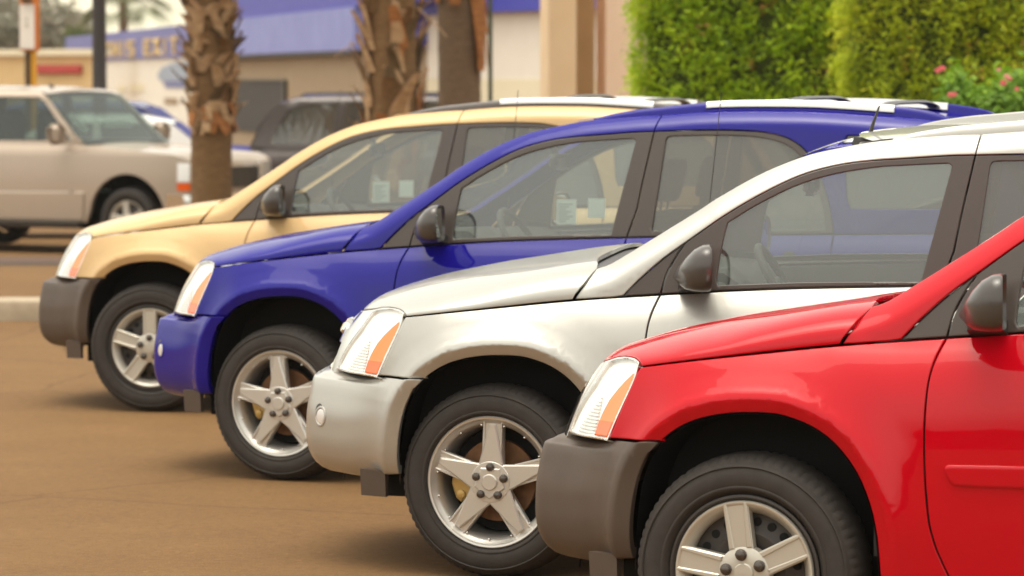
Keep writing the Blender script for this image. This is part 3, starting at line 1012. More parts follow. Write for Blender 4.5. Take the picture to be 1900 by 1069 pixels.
    # wheel-arch liners
    for nm, A in (('f', ARCH), ('r', ARCH_R)):
        for sg, key in ((-1, 'l'), (1, 'r')):
            b = MB()
            c = A.mean(0) * np.array([1, 0]) + np.array([0, .45])
            B = A[:-1] + (c - A[:-1]) * .012
            rings = [[(p[0], sg * (float(YL(np.array([p[0]]), np.array([p[1]]))[0]) - .016), p[1]) for p in B],
                     [(p[0] * 1.0 + (c[0] - p[0]) * -.03, sg * .74, p[1] + .02) for p in B],
                     [(p[0], sg * .50, p[1]) for p in B]]
            b.loft(rings, False, False, closed=False)
            n = len(B)
            k = 2 * n
            vs = [(p[0], sg * .50, p[1]) for p in B]
            b.add(vs, [tuple(range(n))])
            M['liner_%s_%s' % (nm, key)] = b.mesh('liner', 40)
    # dark inner shell behind the shut lines
    def shell(o, off): return panel(o, lambda x, z: S_low(x, z) + np.array([0, off, 0]), step=.09, gap=.004, flange=0, rnd=0, bstep=.05)
    so = np.vstack([[(-.37, .745), (-.36, .95)], belt(-.35, 3.45, 30) - np.array([0, .012]), [(3.5, .75), (3.29, .71)],
                    ARCH_R[[k for k in range(len(ARCH_R)) if ARCH_R[k, 1] > .36]][::-1] + 0.0, [(2.40, .30), (.43, .30)], ARCH[iA:-2][::-1]])
    # push arch parts a little outwards so the shell stays behind the panel lips
    both('shell', shell(so, .018))
    # windscreen
    def ws(u, v):
        x = .405 + (1.345 - .405) * u
        z = topz(x) + .002
        hh = HU(x, topz(x)) - .010
        t = (v * 2 - 1)
        k = 1 - np.abs(t) ** 2.2
        return np.stack([x - (.06 + .03 * u) * k, -hh * -t, z - .008 - .030 * k], -1)
    M['windscreen'] = pmesh('windscreen', grid(ws, 24, 24, True))
    def roof(u, v):
        t = v * 2 - 1
        k = 1 - np.abs(t) ** 2.2
        x0 = 1.347 - .09 * k
        x = x0 + (3.22 - x0) * u
        xe = np.clip(1.347 + (3.22 - 1.347) * u, 1.347, 3.22)
        hh = HU(xe, topz(xe)) + .001
        z = topz(xe) + .006 * (1 - np.abs(t) ** 2.6)
        return np.stack([x, hh * t, z], -1)
    M['roof'] = pmesh('roof', grid(roof, 50, 30))
    def liner(u, v): return roof(u, v) - np.array([0, 0, .035])
    M['headliner'] = pmesh('headliner', grid(liner, 20, 14, True))
    def cowl(u, v):
        t = v * 2 - 1
        a = ws(np.zeros_like(u) + .03, v)
        th = -t * .95 * TH
        hr = S_hood(np.interp(np.abs(th) / TH, rear[::-1, 1] / TH, rear[::-1, 0]), th)
        return hr * (1 - u)[:, None] + a * u[:, None] + np.array([0, 0, -.012]) - np.array([.01, 0, .012]) * (1 - u)[:, None]
    M['cowl'] = pmesh('cowl', grid(cowl, 4, 24))
    # tail
    def S_tail(h, z):
        x = 3.66 - .13 * (np.abs(h) / .8) ** 3 - np.where(z > 1.08, (z - 1.08) * .68, 0)
        return np.stack([x, h, z], -1)
    hz = lambda z: np.interp(z, [.6, 1.0, 1.15, 1.56], [.80, .80, .74, .60])
    zs = np.linspace(.62, 1.575, 16)
    tl = np.vstack([np.stack([hz(zs), zs], 1), np.stack([-hz(zs), zs], 1)[::-1]])
    rw = np.array([(-.60, 1.17), (.60, 1.17), (.53, 1.47), (.48, 1.52), (-.48, 1.52), (-.53, 1.47)])
    M['tailgate'] = pmesh('tailgate', panel(tl, S_tail, holes=[rw], step=.06, gap=.002))
    M['rear_glass'] = pmesh('rear_glass', panel(rw, lambda h, z: S_tail(h, z) - np.array([.012, 0, 0]), step=.08, gap=0, flange=0))
    b = MB()
    rr = []
    for x, h, z0, z1 in ((3.30, .86, .40, .70), (3.45, .84, .38, .71), (3.62, .78, .37, .71), (3.72, .62, .36, .70), (3.76, .35, .36, .69), (3.77, 0, .36, .69)):
        rr.append([(x - .05, -h + .03, z0 - .03), (x, -h, z0 + .05), (x, -h, z1 - .05), (x - .03, -h + .03, z1), (x - .2, -h + .15, z1), (x - .2, -h + .15, z0 - .03)])
    full = rr + [[(p[0], -p[1], p[2]) for p in q] for q in rr[::-1][1:]]
    b.loft(full, True, True)
    M['rear_bumper'] = b.mesh('rear_bumper', 50)
    for sg, key in ((-1, 'l'), (1, 'r')):
        b = MB()
        b.loft([[(3.40, sg * .825, z), (3.55, sg * .80, z), (3.64, sg * .70, z), (3.60, sg * .66, z), (3.40, sg * .74, z)] for z in (.80, .84, 1.06, 1.10)], True, True)
        M['tail_lamp_' + key] = b.mesh('tail_lamp', 30)
    b = MB()
    b.loft([[(3.16, y, 1.625 - .05 * abs(y)), (3.20, y, 1.645 - .05 * abs(y)), (3.42, y, 1.615 - .06 * abs(y)), (3.43, y, 1.60 - .06 * abs(y)), (3.2, y, 1.59 - .05 * abs(y))] for y in np.linspace(-.60, .60, 13)], True, True)
    M['spoiler'] = b.mesh('spoiler', 40)
    # underbody
    b = MB()
    b.box((.0, 0, .33), (1.0, .95, .16)); b.box((1.42, 0, .33), (2.0, 1.56, .16)); b.box((2.9, 0, .36), (1.1, .95, .16)); b.box((-.48, 0, .44), (.20, 1.0, .2))
    b.box((0, 0, .35), (.10, 1.4, .07)); b.box((WB, 0, .35), (.10, 1.4, .07)); b.box((-.1, 0, .70), (.5, .95, .5))
    M['underbody'] = b.mesh('underbody')
    # cabin tub
    b = MB()
    def wall(p): b.add(p, [tuple(range(len(p)))])
    for sg in (-1, 1):
        wall([(.36, sg * .735, .40), (3.3, sg * .735, .40), (3.3, sg * .735, 1.13), (1.6, sg * .745, 1.095), (.60, sg * .745, 1.055), (.36, sg * .735, 1.04)])
        wall([(.60, sg * .745, 1.065), (1.6, sg * .745, 1.108), (3.3, sg * .735, 1.143), (3.3, sg * .79, 1.150), (1.6, sg * .784, 1.120), (.60, sg * .784, 1.076)])
    wall([(.36, -.735, .40), (3.3, -.735, .40), (3.3, .735, .40), (.36, .735, .40)])
    wall([(.36, -.735, .40), (.36, .735, .40), (.36, .735, 1.04), (.36, -.735, 1.04)])
    wall([(3.3, -.735, .40), (3.3, .735, .40), (3.42, .735, 1.13), (3.42, -.735, 1.13)])
    M['tub'] = b.mesh('cabin_tub')
    # dashboard
    b = MB()
    prof = [(.36, 1.02), (.50, 1.085), (.66, 1.105), (.80, 1.095), (.87, 1.06), (.90, 1.00), (.86, .88), (.80, .70), (.36, .70)]
    b.loft([[(x, y, z - (.015 if abs(y) > .7 else 0)) for x, z in prof] for y in (-.74, -.70, -.3, 0, .3, .70, .74)], True, True)
    b.loft([[(.62, y, 1.095), (.66, y, 1.135 - .25 * (y + .37) ** 2), (.80, y, 1.14 - .25 * (y + .37) ** 2), (.86, y, 1.09)] for y in np.linspace(-.58, -.16, 9)], True, True)
    M['dashboard'] = b.mesh('dashboard', 40)
    # steering wheel
    b = MB()
    c = Vector((1.00, -.37, 1.055)); ax = Vector((.86, 0, .51)).normalized(); e1 = Vector((0, 1, 0)); e2 = ax.cross(e1)
    ring = [c + e1 * (.185 * math.cos(t)) + e2 * (.185 * math.sin(t)) for t in np.linspace(0, 2 * math.pi, 37)]
    b.tube(ring, .016, 8, False)
    for t in (R(0), R(180), R(250), R(290)):
        b.tube([c - ax * .02, c + e1 * (.18 * math.cos(t)) + e2 * (.18 * math.sin(t))], .016, 6)
    b.tube([c - ax * .05, c + ax * .012], [.07, .055], 16)
    b.tube([c - ax * .3, c - ax * .02], .03, 10)
    M['steering'] = b.mesh('steering_wheel', 40)
    # seats
    def seat(y, w, x0=1.38):
        b = MB()
        # cushion
        b.loft([[(x0 + a * .26, y + t * w / 2, .62 + .10 * math.sqrt(max(0, 1 - abs(t) ** 4)) - .03 * (a > .4)) for t in np.linspace(-1, 1, 9)] + [(x0 + a * .26, y + t * w / 2, .46) for t in (1, -1)] for a in (-1, -.85, 0, .8, 1)], True, True)
        # backrest leaning rearwards
        rows = []
        for k, s in ((.62, 0), (.75, .04), (.95, .09), (1.12, .135), (1.20, .165), (1.225, .18)):
            ww = w / 2 * (1 if k < 1.1 else (.86 if k < 1.21 else .7))
            rows.append([(x0 + .17 + s + .06 * (abs(t) > .8) * 0 - .05 * (1 - t * t) * 0 + (-.06), y + t * ww, k) for t in np.linspace(-1, 1, 7)] + [(x0 + .17 + s + .09, y + t * ww * .96, k) for t in np.linspace(1, -1, 7)])
        b.loft(rows, True, True)
        return b.mesh('seat', 50)
    def headrest(y, x0=1.38, z=1.36):
        b = MB()
        rows = []
        for k, s in ((-.095, .72), (-.08, .92), (-.03, 1), (.03, 1), (.075, .9), (.095, .68)):
            rows.append([(x0 + .325 + .25 * k + .05 * s * math.cos(t), y + .125 * s * math.copysign(abs(math.sin(t)) ** .7, math.sin(t)), z + k) for t in np.linspace(0, 2 * math.pi, 16, endpoint=False)])
        b.loft(rows, True, True)
        for dy in (-.06, .06):
            b.tube([(x0 + .28, y + dy, z - .2), (x0 + .30, y + dy, z - .05)], .006, 6)
        return b.mesh('headrest', 50)
    M['seat_l'] = seat(-.37, .52); M['seat_r'] = seat(.37, .52)
    M['headrest_l'] = headrest(-.37); M['headrest_r'] = headrest(.37)
    M['bench'] = seat(0, 1.30, 2.30)
    M['headrest_bl'] = headrest(-.40, 2.30, 1.33); M['headrest_br'] = headrest(.40, 2.30, 1.33)
    # inside mirror
    b = MB(); b.rbox((1.07, 0, 1.432), (.045, .25, .075), .02); b.tube([(1.06, 0, 1.44), (1.03, 0, 1.53)], .012, 6)
    M['inside_mirror'] = b.mesh('inside_mirror', 40)
    # door mirrors
    for sg, key in ((-1, 'l'), (1, 'r')):
        b = MB()
        # housing: rings from the front (nose of the shell) to the glass side; x centre, half width, height
        rings = []
        for x, wy, zlo, zhi, ys in ((.672, .030, 1.125, 1.150, .955), (.682, .055, 1.112, 1.180, .955), (.705, .085, 1.098, 1.212, .957), (.735, .105, 1.092, 1.242, .960), (.765, .115, 1.090, 1.258, .962), (.790, .117, 1.092, 1.262, .963), (.797, .112, 1.097, 1.257, .963)):
            r = []
            zc = (zlo + zhi) / 2; hz_ = (zhi - zlo) / 2
            for t in np.linspace(0, 2 * math.pi, 24, endpoint=False):
                cs, sn = math.cos(t), math.sin(t)
                r.append((x + .016 * (cs * sg * sg), sg * (ys + wy * math.copysign(abs(cs) ** .62, cs)), zc + hz_ * math.copysign(abs(sn) ** .62, sn)))
            rings.append(r)
        b.loft(rings, True, False)
        # recessed back
        b.loft([rings[-1], [(p[0] - .012, sg * .963 + (p[1] - sg * .963) * .90, 1.177 + (p[2] - 1.177) * .88) for p in rings[-1]]], False, True)
        M['mirror_' + key] = b.mesh('mirror_housing', 50)
        b = MB()
        g = [(p[0] - .008, sg * .963 + (p[1] - sg * .963) * .885, 1.177 + (p[2] - 1.177) * .865) for p in rings[-1]]
        b.add(g, [tuple(range(len(g)))])
        M['mirrorglass_' + key] = b.mesh('mirror_glass')
        b = MB()
        b.loft([[(.665, sg * .79, 1.065), (.775, sg * .79, 1.070), (.775, sg * .79, 1.115), (.665, sg * .79, 1.125)],
                [(.662, sg * .84, 1.085), (.775, sg * .84, 1.085), (.775, sg * .84, 1.125), (.662, sg * .84, 1.135)],
                [(.672, sg * .875, 1.092), (.775, sg * .875, 1.090), (.775, sg * .875, 1.135), (.672, sg * .875, 1.145)]], True, True)
        M['mirrorarm_' + key] = b.mesh('mirror_arm', 50)
    # door handles
    for sg, key in ((-1, 'l'), (1, 'r')):
        for nm, x0, zz_ in (('fh', 1.36, 1.01), ('rh', 2.28, 1.03)):
            b = MB()
            rings = []
            for k in np.linspace(0, 1, 9):
                x = x0 + .17 * k
                o = .010 + .030 * math.sin(math.pi * k) ** .5
                y = float(YL(np.array([x]), np.array([zz_]))[0])
                rings.append([(x, sg * (y + o + .012 * math.cos(t)), zz_ + .016 * math.sin(t)) for t in np.linspace(0, 2 * math.pi, 10, endpoint=False)])
            b.loft(rings, True, True)
            b.lathe_y([(.001, sg * 0.006), (.028, sg * .004), (.034, 0)], 18, (x0 + .085, sg * float(YL(np.array([x0 + .085]), np.array([zz_ + .005]))[0]), zz_ + .004))
            M['%s_%s' % (nm, key)] = b.mesh('handle', 40)
    # roof rails: continuous base with feet, bright bar on top between them
    base_top = pchip([1.42, 1.50, 1.62, 1.72, 1.94, 2.3, 2.78, 2.90, 2.99, 3.065], [.005, .019, .029, .034, .039, .042, .044, .039, .030, .010])
    for sg, key in ((-1, 'l'), (1, 'r')):
        def railring(x, lo, hi, w):
            hh = float(HU(np.array([x]), topz(np.array([x])))[0]) - .012
            z = float(topz(x))
            z1 = z + hi; z0 = z + lo
            return [(x, sg * (hh + w), z0), (x, sg * (hh + w * .95), z0 + (z1 - z0) * .45), (x, sg * (hh + w * .6), z1 - (z1 - z0) * .12), (x, sg * (hh + w * .1), z1), (x, sg * (hh - w * .5), z1 - (z1 - z0) * .1), (x, sg * (hh - w), z0)]
        def seg(x0, x1, n, lo, hi, w):
            b = MB()
            b.loft([railring(x, lo, hi(x), w) for x in np.linspace(x0, x1, n)], True, True)
            return b
        b = seg(1.42, 1.938, 14, -.02, lambda x: float(base_top(x)) - .004, .020)
        M['railfoot_f' + key] = b.mesh('rail_foot', 45)
        b = seg(2.788, 3.065, 9, -.02, lambda x: float(base_top(x)) - .004, .020)
        M['railfoot_r' + key] = b.mesh('rail_foot', 45)
        b = seg(1.938, 2.788, 12, -.02, lambda x: .014, .017)
        M['railbase_' + key] = b.mesh('rail_base', 45)
        b = seg(1.940, 2.786, 16, .012, lambda x: float(base_top(x)), .019)
        M['railbar_' + key] = b.mesh('rail_bar', 45)
    for nm, x in (('a', 2.30), ('b', 2.72)):
        b = MB()
        hh = float(HU(np.array([x]), topz(np.array([x])))[0]) - .02
        b.loft([[(x - .03 + .06 * c_, y, float(topz(x)) + .022 + .024 * (1 - (y / hh) ** 4) + d_) for c_, d_ in ((0, 0), (.25, .010), (.75, .010), (1, 0), (.75, -.008), (.25, -.008))] for y in np.linspace(-hh, hh, 15)], True, True)
        M['crossbar_' + nm] = b.mesh('cross_bar', 40)
    # whip antenna on the passenger-side cowl
    b = MB(); b.tube([(.565, .765, 1.04), (.57, .765, 1.10)], .011, 8); b.tube([(.57, .765, 1.08), (.635, .765, 1.765)], [.0024, .0016], 6)
    M['antenna'] = b.mesh('antenna', 40)
    # stub antenna on the roof front edge
    b = MB()
    zr = 1.606
    b.loft([[(1.235 + .065 * a * k, .016 * k * b_, zr - .02 + zz * .8) for a, b_ in ((-.2, 0), (.3, 1), (1, .6), (1, -.6), (.3, -1))] for k, zz in ((1, 0), (.8, .026), (.35, .04))], True, True)
    b.tube([(1.285, 0, zr), (1.30, 0, zr + .06), (1.325, 0, zr + .135)], [.011, .007, .003], 8)
    M['stub'] = b.mesh('stub_antenna', 40)
    # papers stuck inside the passenger window
    def sheet_on_glass(key, x0, x1, z0, z1, name, off=.006):
        b = MB()
        P = [(x, float(G(np.array([x]), np.array([z]))[0]) - .016 - off, z) for x, z in ((x0, z0), (x1, z0), (x1 + .005, z1), (x0 + .005, z1))]
        b.add(P, [(0, 1, 2, 3)])
        M[key] = b.mesh(name)
    sheet_on_glass('paper_a', .825, .925, 1.108, 1.230, 'price_sheet')
    sheet_on_glass('paper_b', .985, 1.072, 1.140, 1.236, 'price_sheet')
    b = MB()
    for k in range(8):
        z = 1.120 + k * .012
        y = float(G(np.array([.85]), np.array([z]))[0]) - .016 - .0075
        x1 = .845 + .03 + .035 * ((k * 37) % 5) / 4
        b.add([(.838, y, z), (x1, y, z), (x1, y, z + .005), (.838, y, z + .005)], [(0, 1, 2, 3)])
    M['paper_print'] = b.mesh('print')
    return M

# ------------------------------------------------------------------ wheels (face towards -Y, hub centre at the origin)
def wheel_meshes():
    M = {}
    # tyre
    seg = 216
    prof = [(.236, .085), (.250, .104), (.27, .113), (.30, .113), (.322, .105), (.336, .095), (.346, .082), (.354, .06), (.357, .03), (.3575, 0)]
    prof = [(r, -y) for r, y in prof] + [(r, y) for r, y in prof[::-1][1:]]
    b = MB()
    rings = []
    n = len(prof)
    for i, (r, y) in enumerate(prof):
        ring = []
        for k in range(seg):
            t = 2 * math.pi * k / seg
            rr = r
            shoulder = i in (5, 6, 7) or i in (n - 6, n - 7, n - 8)
            if shoulder and (k % 3 == 0): rr -= .0042
            if i in (8, 9, 10) and ((k + i) % 4 == 0): rr -= .005
            ring.append((rr * math.cos(t), y, rr * math.sin(t)))
        rings.append(ring)
    b.loft(rings)
    M['tyre'] = b.mesh('tyre', 28)
    # raised ring of the sidewall
    b = MB(); b.lathe_y([(.318, -.108), (.3215, -.1108), (.326, -.1082), (.330, -.101)], 96); b.lathe_y([(.252, -.1085), (.256, -.1125), (.262, -.1125), (.264, -.111)], 96)
    M['sidewall_rib'] = b.mesh('sidewall_rib', 50)
    # alloy: lip + barrel
    b = MB(); b.lathe_y([(.243, -.088), (.2445, -.100), (.240, -.1045), (.233, -.103), (.229, -.094), (.219, -.086), (.209, -.07), (.203, -.04), (.199, .02), (.197, .09)], 96)
    M['alloy_rim'] = b.mesh('rim', 40)
    def rot(P, a):
        c, s = math.cos(a), math.sin(a)
        return [(p[0] * c - p[1] * s, p[0] * s + p[1] * c) for p in P]
    for k in range(5):
        a = R(90 + 72 * k)
        b = MB()
        # broad lower spoke
        b.prism_y(rot([(.045, -.042), (.205, -.037), (.226, -.040), (.226, .040), (.205, .037), (.045, .042)], a), -.055, -.083, .006)
        # edge ribs of the spoke
        for s in (-1, 1):
            b.prism_y(rot([(.085, s * .039), (.220, s * .0375), (.220, s * .030), (.085, s * .029)][::s], a), -.082, -.0895, .002)
        # raised star arm
        b.prism_y(rot([(.02, -.060), (.060, -.050), (.205, -.014), (.212, -.012), (.212, .012), (.205, .014), (.060, .050), (.02, .060)], a), -.07, -.0965, .005)
        M['alloy_spoke_%d' % k] = b.mesh('spoke', 25)
    b = MB(); b.lathe_y([(.082, -.07), (.080, -.094), (.074, -.098), (.045, -.099), (.001, -.099)], 48)
    M['alloy_hub'] = b.mesh('hub', 30)
    pent = [(  .064 * math.cos(R(90 + 36 + 72 * k)), .064 * math.sin(R(90 + 36 + 72 * k))) for k in range(5)]
    b = MB(); b.prism_y(pent, -.098, -.104, .004); b.lathe_y([(.030, -.103), (.030, -.108), (.027, -.110), (.001, -.110)], 32)
    M['alloy_cap'] = b.mesh('centre_cap', 30)
    for k in range(5):
        a = R(90 + 72 * k)
        c = (.056 * math.cos(a), 0, .056 * math.sin(a))
        b = MB(); b.lathe_y([(.0155, -.096), (.0155, -.108), (.012, -.114), (.006, -.116), (.0005, -.1165)], 12, c)
        M['lug_%d' % k] = b.mesh('lug_nut', 35)
    for k in range(15):
        a = R(6 + 24 * k)
        c = (.2115 * math.cos(a), 0, .2115 * math.sin(a))
        b = MB() if k == 0 else b
        b.lathe_y([(.0035, -.082), (.0035, -.089), (.0005, -.0905)], 8, c)
    M['rivets'] = b.mesh('rivets', 35)
    # brake disc and caliper
    b = MB(); b.lathe_y([(.04, -.035), (.08, -.035), (.085, -.02), (.150, -.02), (.152, -.018), (.152, .0), (.04, .0)], 64)
    M['disc'] = b.mesh('brake_disc', 30)
    b = MB()
    arc = [(.085, 160), (.158, 158), (.168, 166), (.172, 185), (.168, 204), (.158, 212), (.085, 210)]
    b.prism_y([(r * math.cos(R(t)), r * math.sin(R(t))) for r, t in arc], 0, -.048, .008)
    for t in (168, 202):
        b.lathe_y([(.016, -.045), (.016, -.058), (.010, -.062), (.001, -.062)], 12, (.14 * math.cos(R(t)), 0, .14 * math.sin(R(t))))
    M['caliper'] = b.mesh('caliper', 35)
    b = MB(); b.lathe_y([(.001, .02), (.19, .02), (.20, .08)], 48)
    M['backplate'] = b.mesh('backplate', 35)
    # hub-cap wheel
    b = MB(); b.lathe_y([(.218, -.088), (.219, -.097), (.2155, -.1025), (.211, -.103), (.206, -.100), (.196, -.088), (.186, -.074), (.181, -.064), (.181, -.05)], 96)
    M['cap_ring'] = b.mesh('rim', 40)
    b = MB(); b.lathe_y([(.236, -.086), (.2365, -.098), (.229, -.100), (.220, -.09), (.205, -.06), (.20, .09)], 72)
    M['steel_rim'] = b.mesh('steel_rim', 40)
    b = MB(); b.lathe_y([(.200, -.045), (.165, -.040), (.13, -.050), (.118, -.058), (.10, -.058), (.06, -.04), (.001, -.04)], 72)
    M['steel_disc'] = b.mesh('steel_disc', 30)
    b = MB()
    for k in range(20):
        a = R(18 * k + 9)
        b.lathe_y([(.0135, -.04), (.0135, -.0475), (.0005, -.0475)], 12, (.152 * math.cos(a), 0, .152 * math.sin(a)))
    M['steel_holes'] = b.mesh('vent_holes', 30)
    for k in range(5):
        a = R(98 + 72 * k)
        b = MB()
        b.prism_y(rot([(.030, -.045), (.066, -.0385), (.2085, -.040), (.2145, -.0405), (.2145, .0405), (.2085, .040), (.066, .0385), (.030, .045)], a), -.065, -.0985, .004)
        # two raised lines leave a shallow trough
        b.prism_y(rot([(.075, -.0365), (.212, -.038), (.212, -.0265), (.075, -.019)], a), -.095, -.1035, .003)
        b.prism_y(rot([(.075, .0365), (.212, .038), (.212, .0265), (.075, .019)][::-1], a), -.095, -.1035, .003)
        M['cap_spoke_%d' % k] = b.mesh('spoke', 25)
    b = MB(); b.lathe_y([(.082, -.065), (.080, -.098), (.074, -.1015), (.032, -.1025), (.001, -.1025)], 48)
    M['cap_hub'] = b.mesh('hub', 30)
    b = MB(); b.lathe_y([(.031, -.102), (.031, -.107), (.028, -.109), (.001, -.110)], 32)
    M['cap_centre'] = b.mesh('centre_cap', 30)
    for k in range(5):
        a = R(98 + 72 * k)
        c = (.056 * math.cos(a), 0, .056 * math.sin(a))
        b = MB(); b.lathe_y([(.0185, -.098), (.0185, -.106), (.015, -.108), (.014, -.118), (.008, -.121), (.0005, -.1215)], 12, c)
        M['clug_%d' % k] = b.mesh('lug_nut', 35)
    return M

CM = car_meshes()
WM = wheel_meshes()

def add_wheel(root, loc, rz, kind, spin=0.0):
    w = empty('wheel', loc, rz, root)
    w.rotation_euler = (0, spin, rz)
    def p(name, key, mat):
        q = link(name, WM[key], mat, w)
        if name in ('rivets', 'vent_holes'): q['kind'] = 'stuff'
        return q
    p('tyre', 'tyre', 'rubber'); p('sidewall_rib', 'sidewall_rib', 'rubber')
    p('brake_disc', 'disc', 'rotor'); p('backplate', 'backplate', 'gap_black')
    if kind == 'alloy':
        p('rim', 'alloy_rim', 'alloy'); p('hub', 'alloy_hub', 'alloy'); p('centre_cap', 'alloy_cap', 'alloy')
        p('rivets', 'rivets', 'chrome')
        c = p('caliper', 'caliper', 'caliper')
        c.rotation_euler = (0, -spin, 0)
        for k in range(5):
            p('spoke', 'alloy_spoke_%d' % k, 'alloy'); p('lug_nut', 'lug_%d' % k, 'lug')
    else:
        p('rim', 'cap_ring', 'hubcap'); p('steel_rim', 'steel_rim', 'steel'); p('steel_disc', 'steel_disc', 'steel'); p('vent_holes', 'steel_holes', 'gap_black')
        p('hub', 'cap_hub', 'hubcap'); p('centre_cap', 'cap_centre', 'hubcap')
        for k in range(5):
            p('spoke', 'cap_spoke_%d' % k, 'hubcap'); p('lug_nut', 'clug_%d' % k, 'lug')
    return w

def add_car(cx, cy, yaw, dz, rl, pt, body, bumper, foot, wheel, steer, spin, label, papers=False, stub=False, moulding=None, crossbars=True, rails=True):
    ca, sa = math.cos(yaw), math.sin(yaw)
    root = empty('sport_utility_vehicle', (cx - sa * HW, cy + ca * HW, 0), yaw)
    tag(root, label, 'car', 'the row of four parked sport utility vehicles')
    ang = math.hypot(rl, pt)
    bm = Matrix.Translation((0, -HW, dz)) @ Matrix.Rotation(ang, 4, Vector((rl, -pt, 0)).normalized()) @ Matrix.Translation((0, HW, 0))
    def p(name, key, mat): return link(name, CM[key], mat, root, bm)
    def sp(parent, name, key, mat): return link(name, CM[key], mat, parent)
    p('hood', 'hood', body)
    bp = p('front_bumper', 'bumper', bumper)
    for k in 'lr':
        if wheel == 'alloy':
            sp(bp, 'fog_lamp', 'foglens_' + k, 'reflector'); sp(bp, 'fog_lamp_ring', 'fogring_' + k, bumper); sp(bp, 'fog_recess', 'fogdark_' + k, 'trim_black')
        sp(bp, 'air_deflector', 'deflector_' + k, 'plastic_grey')
    g = p('grille', 'grille', 'chrome')
    sp(g, 'grille_back', 'grille_back', 'gap_black'); sp(g, 'grille_slats', 'grille_slats', 'trim_black')
    bd = sp(g, 'badge', 'badge', 'chrome'); sp(g, 'badge_face', 'badge_face', 'letter_gold')
    for k in 'lr':
        p('fender', 'fender_' + k, body)
        h = p('headlight', 'lampback_' + k, 'reflector')
        sp(h, 'lens', 'lens_' + k, 'lens'); sp(h, 'lamp_bezel', 'lampring_' + k, 'chrome'); sp(h, 'turn_signal', 'amber_' + k, 'amber_pale')
        sp(h, 'side_marker', 'amberlow_' + k, 'amber'); sp(h, 'reflector_ribs', 'ribs_' + k, 'chrome'); sp(h, 'bulb', 'bulb_' + k, 'sign_white')
        d = p('front_door', 'fdoor_' + k, body)
        sp(d, 'window_frame', 'fframe_' + k, 'pillar_black'); sp(d, 'window', 'fglass_' + k, 'glass')
        sp(d, 'side_moulding', 'mould_' + k, moulding or body); sp(d, 'door_handle', 'fh_' + k, body if body == 'paint_red' else 'trim_black')
        if papers and k == 'r':
            sp(d, 'price_sheet', 'paper_a', 'paper'); sp(d, 'price_sheet', 'paper_b', 'paper'); sp(d, 'printed_lines', 'paper_print', 'ink')
        d = p('rear_door', 'rdoor_' + k, body)
        sp(d, 'window_frame', 'rframe_' + k, 'pillar_black'); sp(d, 'window', 'rglass_' + k, 'glass_tint')
        sp(d, 'side_moulding', 'mould2_' + k, moulding or body); sp(d, 'door_handle', 'rh_' + k, 'trim_black')
        q = p('quarter_panel', 'quarter_' + k, body)
        u = p('roof_side', 'upper_' + k, body)
        sp(u, 'quarter_window', 'quarter_glass_' + k, 'glass_tint')
        p('windscreen_pillar', 'pillar_' + k, body)
        p('sill', 'rocker_' + k, bumper)
        p('corner_trim', 'sail_' + k, 'pillar_black')
        m = p('door_mirror', 'mirror_' + k, 'mirror_shell')
        sp(m, 'mirror_glass', 'mirrorglass_' + k, 'mirror_glass'); sp(m, 'mirror_arm', 'mirrorarm_' + k, 'trim_black')
        p('inner_shell', 'shell_' + k, 'gap_black')
        p('wheel_arch_liner', 'liner_f_' + k, 'liner'); p('wheel_arch_liner', 'liner_r_' + k, 'liner')
        p('tail_lamp', 'tail_lamp_' + k, 'red_lamp')
        if rails:
            r = p('roof_rail', 'railbase_' + k, foot)
            sp(r, 'rail_bar', 'railbar_' + k, 'rail_silver'); sp(r, 'rail_foot', 'railfoot_f' + k, foot); sp(r, 'rail_foot', 'railfoot_r' + k, foot)
    if crossbars:
        p('cross_bar', 'crossbar_a', 'trim_black'); p('cross_bar', 'crossbar_b', 'trim_black')
    p('windscreen', 'windscreen', 'glass'); p('roof', 'roof', body); p('headliner', 'headliner', 'headliner'); p('cowl', 'cowl', 'trim_black')
    t = p('tailgate', 'tailgate', body); sp(t, 'rear_window', 'rear_glass', 'glass_tint'); sp(t, 'spoiler', 'spoiler', body)
    p('rear_bumper', 'rear_bumper', bumper); p('underbody', 'underbody', 'gap_black'); p('cabin_tub', 'tub', 'interior')
    p('dashboard', 'dashboard', 'interior_dark'); p('steering_wheel', 'steering', 'interior_dark'); p('inside_mirror', 'inside_mirror', 'trim_black')
    for a, b_ in (('seat_l', 'headrest_l'), ('seat_r', 'headrest_r')):
        s = p('seat', a, 'seat_fabric'); sp(s, 'headrest', b_, 'seat_fabric')
    s = p('rear_seat', 'bench', 'seat_fabric'); sp(s, 'headrest', 'headrest_bl', 'seat_fabric'); sp(s, 'headrest', 'headrest_br', 'seat_fabric')
    p('antenna', 'antenna', 'trim_black')
    if stub: p('stub_antenna', 'stub', 'trim_black')
    hub = .771; rz_ = .3545
    add_wheel(root, (0, -hub, rz_), -R(steer), wheel, R(spin))
    add_wheel(root, (0, hub, rz_), math.pi - R(steer), wheel, 0)
    add_wheel(root, (WB, -hub, rz_), 0, wheel, .3)
    add_wheel(root, (WB, hub, rz_), math.pi, wheel, .5)
    return root

